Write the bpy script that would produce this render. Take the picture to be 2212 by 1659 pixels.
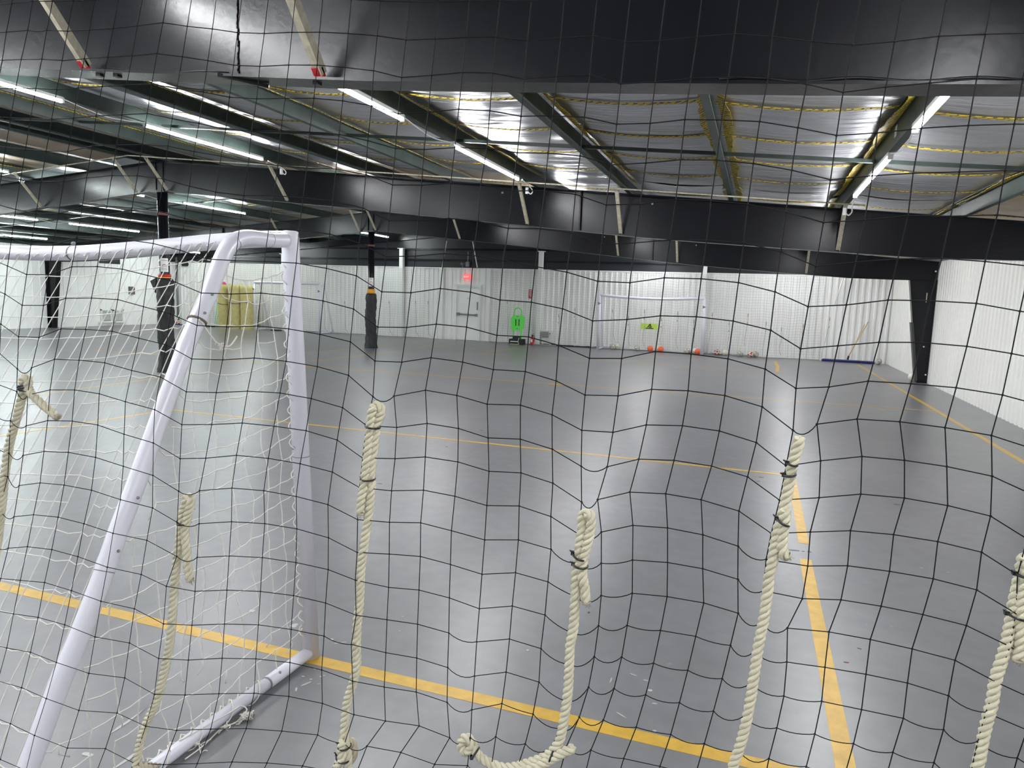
import bpy, math, random
from mathutils import Vector, Matrix
random.seed(7)
sc = bpy.context.scene
for o in list(bpy.data.objects): bpy.data.objects.remove(o)
V = Vector
# ---------------------------------------------------------------- camera
FPX, PX, PY, CH = 1508.437, 1106.0, 829.5, 1.75
M = Matrix(((0.94338, -0.072427, 0.32371), (0.330088, 0.108475, -0.937697), (0.0328, 0.991457, 0.126241)))
EXPO = 0.0
cd = bpy.data.cameras.new('camera'); cam = bpy.data.objects.new('camera', cd)
sc.collection.objects.link(cam); sc.camera = cam
cd.sensor_fit = 'HORIZONTAL'; cd.sensor_width = 36.0; cd.lens = FPX / 2212 * 36.0
cd.clip_start = 0.05; cd.clip_end = 200
mw = M.to_4x4(); mw.translation = V((0, 0, CH)); cam.matrix_world = mw
# ---------------------------------------------------------------- world, exposure
w = bpy.data.worlds.new('world'); sc.world = w; w.use_nodes = True
w.node_tree.nodes['Background'].inputs[0].default_value = (0.8, 0.85, 1, 1)
w.node_tree.nodes['Background'].inputs[1].default_value = 0.05
sc.view_settings.view_transform = 'Standard'; sc.view_settings.look = 'None'
sc.view_settings.gamma = 1.0; sc.view_settings.exposure = EXPO
sc.view_settings.use_curve_mapping = False
LAMP = 175.0           # strength of the LED tubes

# survey helpers: a sight line met with a real plane of the building
def ray(px, py): return (M @ V((px - PX, PY - py, -FPX))).normalized()
O = V((0, 0, CH))
def fl(px, py, z=0.0):
    r = ray(px, py); return O + r * ((z - CH) / r.z)
def onY(px, py, Y):
    r = ray(px, py); return O + r * (Y / r.y)
def onX(px, py, X):
    r = ray(px, py); return O + r * (X / r.x)
NETA, NETB = 1.27, 0.07
def onN(px, py, off=0.0):
    r = ray(px, py); return O + r * ((NETA + off) / (r.y - NETB * r.x))

# ---------------------------------------------------------------- materials
def mat(name, col, rough=0.5, metal=0.0, bump=0.0, bscale=40, var=0.0, vscale=3, emit=None, estr=0, spec=0.5, stretch=None, coat=0):
    m = bpy.data.materials.new(name); m.use_nodes = True
    nt = m.node_tree; N = nt.nodes; L = nt.links; b = N['Principled BSDF']
    b.inputs['Base Color'].default_value = (*col, 1); b.inputs['Roughness'].default_value = rough
    b.inputs['Metallic'].default_value = metal; b.inputs['Specular IOR Level'].default_value = spec
    if coat: b.inputs['Coat Weight'].default_value = coat; b.inputs['Coat Roughness'].default_value = 0.2
    if emit: b.inputs['Emission Color'].default_value = (*emit, 1); b.inputs['Emission Strength'].default_value = estr
    if bump or var:
        tc = N.new('ShaderNodeTexCoord'); mp = N.new('ShaderNodeMapping'); L.new(tc.outputs['Object'], mp.inputs[0])
        if stretch: mp.inputs['Scale'].default_value = stretch
    if var:
        n = N.new('ShaderNodeTexNoise'); n.inputs['Scale'].default_value = vscale; n.inputs['Detail'].default_value = 6
        L.new(mp.outputs[0], n.inputs[0])
        r = N.new('ShaderNodeMapRange'); r.inputs[1].default_value = .3; r.inputs[2].default_value = .7
        r.inputs[3].default_value = 1 - var; r.inputs[4].default_value = 1 + var
        L.new(n.outputs[0], r.inputs[0])
        mx = N.new('ShaderNodeVectorMath'); mx.operation = 'SCALE'; mx.inputs[0].default_value = col
        L.new(r.outputs[0], mx.inputs['Scale']); L.new(mx.outputs[0], b.inputs['Base Color'])
    if bump:
        n = N.new('ShaderNodeTexNoise'); n.inputs['Scale'].default_value = bscale; n.inputs['Detail'].default_value = 4
        L.new(mp.outputs[0], n.inputs[0])
        bp = N.new('ShaderNodeBump'); bp.inputs['Strength'].default_value = bump; bp.inputs['Distance'].default_value = .02
        L.new(n.outputs[0], bp.inputs['Height']); L.new(bp.outputs[0], b.inputs['Normal'])
    return m

def floor_mat():
    m = mat('grey floor paint', (.29, .29, .305), .3)
    nt = m.node_tree; N = nt.nodes; L = nt.links; b = N['Principled BSDF']
    tc = N.new('ShaderNodeTexCoord')
    def noise(s, d=5, st=(1, 1, 1), rot=0, dist=0):
        mp = N.new('ShaderNodeMapping'); mp.inputs['Scale'].default_value = st; mp.inputs['Rotation'].default_value[2] = rot
        L.new(tc.outputs['Object'], mp.inputs[0])
        n = N.new('ShaderNodeTexNoise'); n.inputs['Scale'].default_value = s; n.inputs['Detail'].default_value = d
        n.inputs['Distortion'].default_value = dist
        L.new(mp.outputs[0], n.inputs[0]); return n
    def rng(n, a, b_, c, d):
        r = N.new('ShaderNodeMapRange'); r.inputs[1].default_value = a; r.inputs[2].default_value = b_
        r.inputs[3].default_value = c; r.inputs[4].default_value = d; L.new(n.outputs[0], r.inputs[0]); return r
    big = rng(noise(.7, 6, dist=.6), .35, .7, .88, 1.1); fine = rng(noise(9, 8), .35, .65, .93, 1.06)
    scr = rng(noise(5, 9, (1, .12, 1), .5), .69, .72, 0, 1); scu = rng(noise(14, 8, (1, .5, 1), .4), .72, .76, 0, 1)
    scu2 = rng(noise(9, 10, (1, 1, 1), 2), .74, .76, 0, 1)
    a = N.new('ShaderNodeMath'); a.operation = 'MULTIPLY'; L.new(big.outputs[0], a.inputs[0]); L.new(fine.outputs[0], a.inputs[1])
    sc_ = N.new('ShaderNodeVectorMath'); sc_.operation = 'SCALE'; sc_.inputs[0].default_value = (.178, .178, .190)
    L.new(a.outputs[0], sc_.inputs['Scale'])
    last = sc_.outputs[0]
    for s, c, k in ((scu, (.42, .42, .41, 1), .3),):
        mx = N.new('ShaderNodeMix'); mx.data_type = 'RGBA'; mx.inputs['B'].default_value = c
        f = N.new('ShaderNodeMath'); f.operation = 'MULTIPLY'; f.inputs[1].default_value = k
        L.new(s.outputs[0], f.inputs[0]); L.new(f.outputs[0], mx.inputs['Factor']); L.new(last, mx.inputs['A']); last = mx.outputs['Result']
    L.new(last, b.inputs['Base Color'])
    b.inputs['Roughness'].default_value = .33; b.inputs['Specular IOR Level'].default_value = .85
    bp = N.new('ShaderNodeBump'); bp.inputs['Strength'].default_value = .03; bp.inputs['Distance'].default_value = .008
    L.new(noise(1.6, 2).outputs[0], bp.inputs['Height']); L.new(bp.outputs[0], b.inputs['Normal'])
    return m

def foil_mat():
    m = mat('silver foil facing', (.56, .57, .60), .36, metal=.85)
    nt = m.node_tree; N = nt.nodes; L = nt.links; b = N['Principled BSDF']
    tc = N.new('ShaderNodeTexCoord'); mp = N.new('ShaderNodeMapping'); mp.inputs['Scale'].default_value = (.5, 6, 1)
    L.new(tc.outputs['Object'], mp.inputs[0])
    n = N.new('ShaderNodeTexNoise'); n.inputs['Scale'].default_value = 1.6; n.inputs['Detail'].default_value = 7; n.inputs['Distortion'].default_value = .5
    L.new(mp.outputs[0], n.inputs[0])
    bp = N.new('ShaderNodeBump'); bp.inputs['Strength'].default_value = 1.0; bp.inputs['Distance'].default_value = .12
    L.new(n.outputs[0], bp.inputs['Height']); L.new(bp.outputs[0], b.inputs['Normal'])
    return m

def strap_mat():
    m = mat('yellow strapping', (.75, .58, .05), .55)
    nt = m.node_tree; N = nt.nodes; L = nt.links; b = N['Principled BSDF']
    tc = N.new('ShaderNodeTexCoord')
    wv = N.new('ShaderNodeTexWave'); wv.inputs['Scale'].default_value = 9; wv.inputs['Distortion'].default_value = 5; wv.bands_direction = 'DIAGONAL'
    wv.inputs['Detail Scale'].default_value = 3
    L.new(tc.outputs['Object'], wv.inputs[0])
    r = N.new('ShaderNodeMapRange'); r.inputs[1].default_value = .15; r.inputs[2].default_value = .5; L.new(wv.outputs[1], r.inputs[0])
    mx = N.new('ShaderNodeMix'); mx.data_type = 'RGBA'; mx.inputs['A'].default_value = (.08, .06, .02, 1); mx.inputs['B'].default_value = (.62, .46, .03, 1)
    L.new(r.outputs[0], mx.inputs['Factor']); L.new(mx.outputs['Result'], b.inputs['Base Color'])
    return m

def line_mat():
    m = mat('yellow line paint', (.56, .345, .045), .38, var=.14, vscale=14)
    return m

MFLOOR = floor_mat(); MFOIL = foil_mat(); MSTRAP = strap_mat(); MLINE = line_mat()
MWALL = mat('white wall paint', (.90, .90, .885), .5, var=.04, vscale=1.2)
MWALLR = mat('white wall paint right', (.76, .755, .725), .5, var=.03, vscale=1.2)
MBLACK = mat('black gloss paint', (.006, .0065, .0095), .27, bump=.04, bscale=28, spec=.33)
MBLACKW = mat('black wall paint', (.012, .015, .02), .38, bump=.25, bscale=4)
MGREEN = mat('dark green purlin paint', (.030, .045, .040), .42, var=.25, vscale=6)
MTAN = mat('tan vinyl facing', (.50, .41, .31), .55, bump=.3, bscale=5, var=.12, vscale=2)
MGOAL = mat('white powder coat', (.70, .70, .78), .3, coat=.4)
MPOST = mat('white post paint', (.86, .87, .85), .4)
MCREAM = mat('cream primer', (.50, .46, .36), .5, var=.25, vscale=25)
MNETB = mat('black net twine', (.006, .006, .007), .7, spec=.2)
MNETW = mat('white net twine', (.70, .68, .63), .7)
MNETF = mat('grey net twine', (.42, .42, .39), .8)
MROPE = mat('cream rope', (.60, .56, .42), .5, bump=.2, bscale=300, var=.08, vscale=60)
MROPEO = mat('dirty cream rope', (.42, .37, .28), .7, var=.2, vscale=60)
MTIE = mat('black cable tie', (.01, .01, .01), .35)
MCLOTH = mat('black cloth', (.012, .013, .016), .6, bump=.5, bscale=14)
MGRAY = mat('dark grey pad', (.045, .045, .05), .6, bump=.2, bscale=60)
MSTEEL = mat('bolt steel', (.35, .35, .36), .3, metal=1)
MWHITE = mat('white plastic', (.8, .8, .8), .4)
MLIGHTH = mat('white batten housing', (.7, .72, .7), .4)
MTUBE = mat('led tube', (1, 1, 1), .4, emit=(.97, .98, 1.0), estr=LAMP)
MTUBEC = mat('cool led tube', (1, 1, 1), .4, emit=(.90, 1.0, .99), estr=LAMP)
MFOAM = mat('yellow foam', (.58, .50, .22), .8, bump=.4, bscale=30, var=.12, vscale=8)
MLIME = mat('lime banner', (.55, .78, .10), .5)
MGRN = mat('green plastic', (.13, .80, .10), .4)
MORANGE = mat('orange ball', (.95, .16, .06), .45)
MRED = mat('red plastic', (.55, .02, .03), .4)
MPINK = mat('pink plastic', (.75, .05, .22), .5)
MBALLW = mat('white ball panels', (.68, .66, .58), .4)
MBALLK = mat('black ball panels', (.05, .045, .04), .4)
MBALLR = mat('red ball panels', (.35, .03, .04), .4)
MBLUE = mat('blue mop yarn', (.015, .02, .16), .9, bump=1, bscale=80)
MWOOD = mat('wooden handle', (.55, .40, .22), .5)
MORNG = mat('amber band', (.85, .38, .03), .5)
MGREY = mat('grey metal', (.2, .21, .22), .4, metal=.3)
MEXIT = mat('red exit panel', (.9, .1, .1), .4, emit=(1.0, .14, .14), estr=.9)
MEXITL = mat('lit exit letters', (1, .9, .9), .4, emit=(1, .45, .42), estr=1.0)
MDARKH = mat('vent dark', (.10, .10, .10), .6)

# ---------------------------------------------------------------- mesh building
COL = sc.collection
def tag(o, label=None, cat=None, group=None, kind=None):
    if label: o['label'] = label
    if cat: o['category'] = cat
    if group: o['group'] = group
    if kind: o['kind'] = kind
    return o
def empty(name, loc=(0, 0, 0), label=None, cat=None, group=None, kind=None, rz=0):
    o = bpy.data.objects.new(name, None); COL.objects.link(o); o.location = loc; o.rotation_euler.z = rz
    o.empty_display_size = .1; WP[o] = V(loc)
    return tag(o, label, cat, group, kind)

WP = {}
class MB:
    def __init__(s): s.v = []; s.f = []; s.m = []; s.sm = []
    def add(s, vs, fs, mi=0, smooth=False):
        n = len(s.v); s.v += [tuple(v) for v in vs]
        for f in fs: s.f.append(tuple(i + n for i in f)); s.m.append(mi); s.sm.append(smooth)
        return s
    def box(s, lo, hi, mi=0):
        (a, b, c), (d, e, f) = lo, hi
        return s.add([(a,b,c),(d,b,c),(d,e,c),(a,e,c),(a,b,f),(d,b,f),(d,e,f),(a,e,f)],
                     [(0,3,2,1),(4,5,6,7),(0,1,5,4),(1,2,6,5),(2,3,7,6),(3,0,4,7)], mi)
    def bar(s, p, q, w, h, up=(0, 0, 1), mi=0):
        p, q = V(p), V(q); d = (q - p).normalized(); u = V(up)
        x = d.cross(u)
        if x.length < 1e-4: x = d.cross(V((1, 0, 0)))
        x.normalize(); y = x.cross(d)
        c = [(-w/2, -h/2), (w/2, -h/2), (w/2, h/2), (-w/2, h/2)]
        vs = [p + x*a + y*b for a, b in c] + [q + x*a + y*b for a, b in c]
        return s.add(vs, [(0,3,2,1),(4,5,6,7),(0,1,5,4),(1,2,6,5),(2,3,7,6),(3,0,4,7)], mi)
    def tube(s, pts, r, n=8, cap=True, mi=0, smooth=True, closed=False):
        pts = [V(p) for p in pts]; k = len(pts)
        rs = r if isinstance(r, (list, tuple)) else [r] * k
        t0 = (pts[1] - pts[0]).normalized(); u = t0.cross(V((0, 0, 1)))
        if u.length < .05: u = t0.cross(V((1, 0, 0)))
        u.normalize(); vs = []
        for i in range(k):
            if closed: t = pts[(i + 1) % k] - pts[i - 1]
            else: t = pts[min(i + 1, k - 1)] - pts[max(i - 1, 0)]
            if t.length < 1e-9: t = t0.copy()
            t.normalize(); u = u - t * u.dot(t)
            if u.length < 1e-6: u = t.orthogonal()
            u.normalize(); w_ = t.cross(u)
            for j in range(n):
                a = 2 * math.pi * j / n; vs.append(pts[i] + (u * math.cos(a) + w_ * math.sin(a)) * rs[i])
        fs = []
        for i in range(k if closed else k - 1):
            i2 = (i + 1) % k
            for j in range(n):
                j2 = (j + 1) % n; fs.append((i*n + j, i*n + j2, i2*n + j2, i2*n + j))
        s.add(vs, fs, mi, smooth)
        if cap and not closed:
            b = len(s.v) - len(vs)
            s.f.append(tuple(b + j for j in reversed(range(n)))); s.m.append(mi); s.sm.append(False)
            s.f.append(tuple(b + (k-1)*n + j for j in range(n))); s.m.append(mi); s.sm.append(False)
        return s
    def prism(s, poly, axis, a, b, mi=0):
        # poly: 2-D outline; axis 'x','y' or 'z' is the extrusion direction, from a to b
        def P(u, v_, t): return {'x': (t, u, v_), 'y': (u, t, v_), 'z': (u, v_, t)}[axis]
        n = len(poly)
        vs = [P(u, v_, a) for u, v_ in poly] + [P(u, v_, b) for u, v_ in poly]
        fs = [tuple(reversed(range(n))), tuple(range(n, 2*n))] + [(i, (i+1) % n, n + (i+1) % n, n + i) for i in range(n)]
        return s.add(vs, fs, mi)
    def sphere(s, c, r, n=12, m=8, mi=0, sz=1.0):
        c = V(c); vs = [c + V((0, 0, r*sz))]
        for i in range(1, m):
            a = math.pi * i / m
            for j in range(n):
                b = 2*math.pi*j/n; vs.append(c + V((r*math.sin(a)*math.cos(b), r*math.sin(a)*math.sin(b), r*sz*math.cos(a))))
        vs.append(c - V((0, 0, r*sz))); fs = []
        for j in range(n):
            fs.append((0, 1 + j, 1 + (j+1) % n)); fs.append((len(vs)-1, 1 + (m-2)*n + (j+1) % n, 1 + (m-2)*n + j))
        for i in range(m-2):
            for j in range(n):
                fs.append((1+i*n+j, 1+(i+1)*n+j, 1+(i+1)*n+(j+1) % n, 1+i*n+(j+1) % n))
        return s.add(vs, fs, mi, True)
    def build(s, name, m, parent=None, loc=None, recalc=True, bevel=0):
        me = bpy.data.meshes.new(name)
        off = WP[parent].copy() if parent is not None else (V(loc) if loc is not None else V((0, 0, 0)))
        me.from_pydata([tuple(V(v) - off) for v in s.v], [], s.f)
        for mm in (m if isinstance(m, (list, tuple)) else [m]): me.materials.append(mm)
        me.polygons.foreach_set('material_index', s.m); me.polygons.foreach_set('use_smooth', s.sm)
        me.update()
        if recalc:
            import bmesh
            bm = bmesh.new(); bm.from_mesh(me); bmesh.ops.recalc_face_normals(bm, faces=bm.faces)
            if bevel: bmesh.ops.bevel(bm, geom=[e for e in bm.edges], offset=bevel, segments=2, affect='EDGES', profile=.6)
            bm.to_mesh(me); bm.free()
        o = bpy.data.objects.new(name, me); COL.objects.link(o)
        if parent is None: o.location = off
        else: o.parent = parent
        WP[o] = off
        return o

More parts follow.
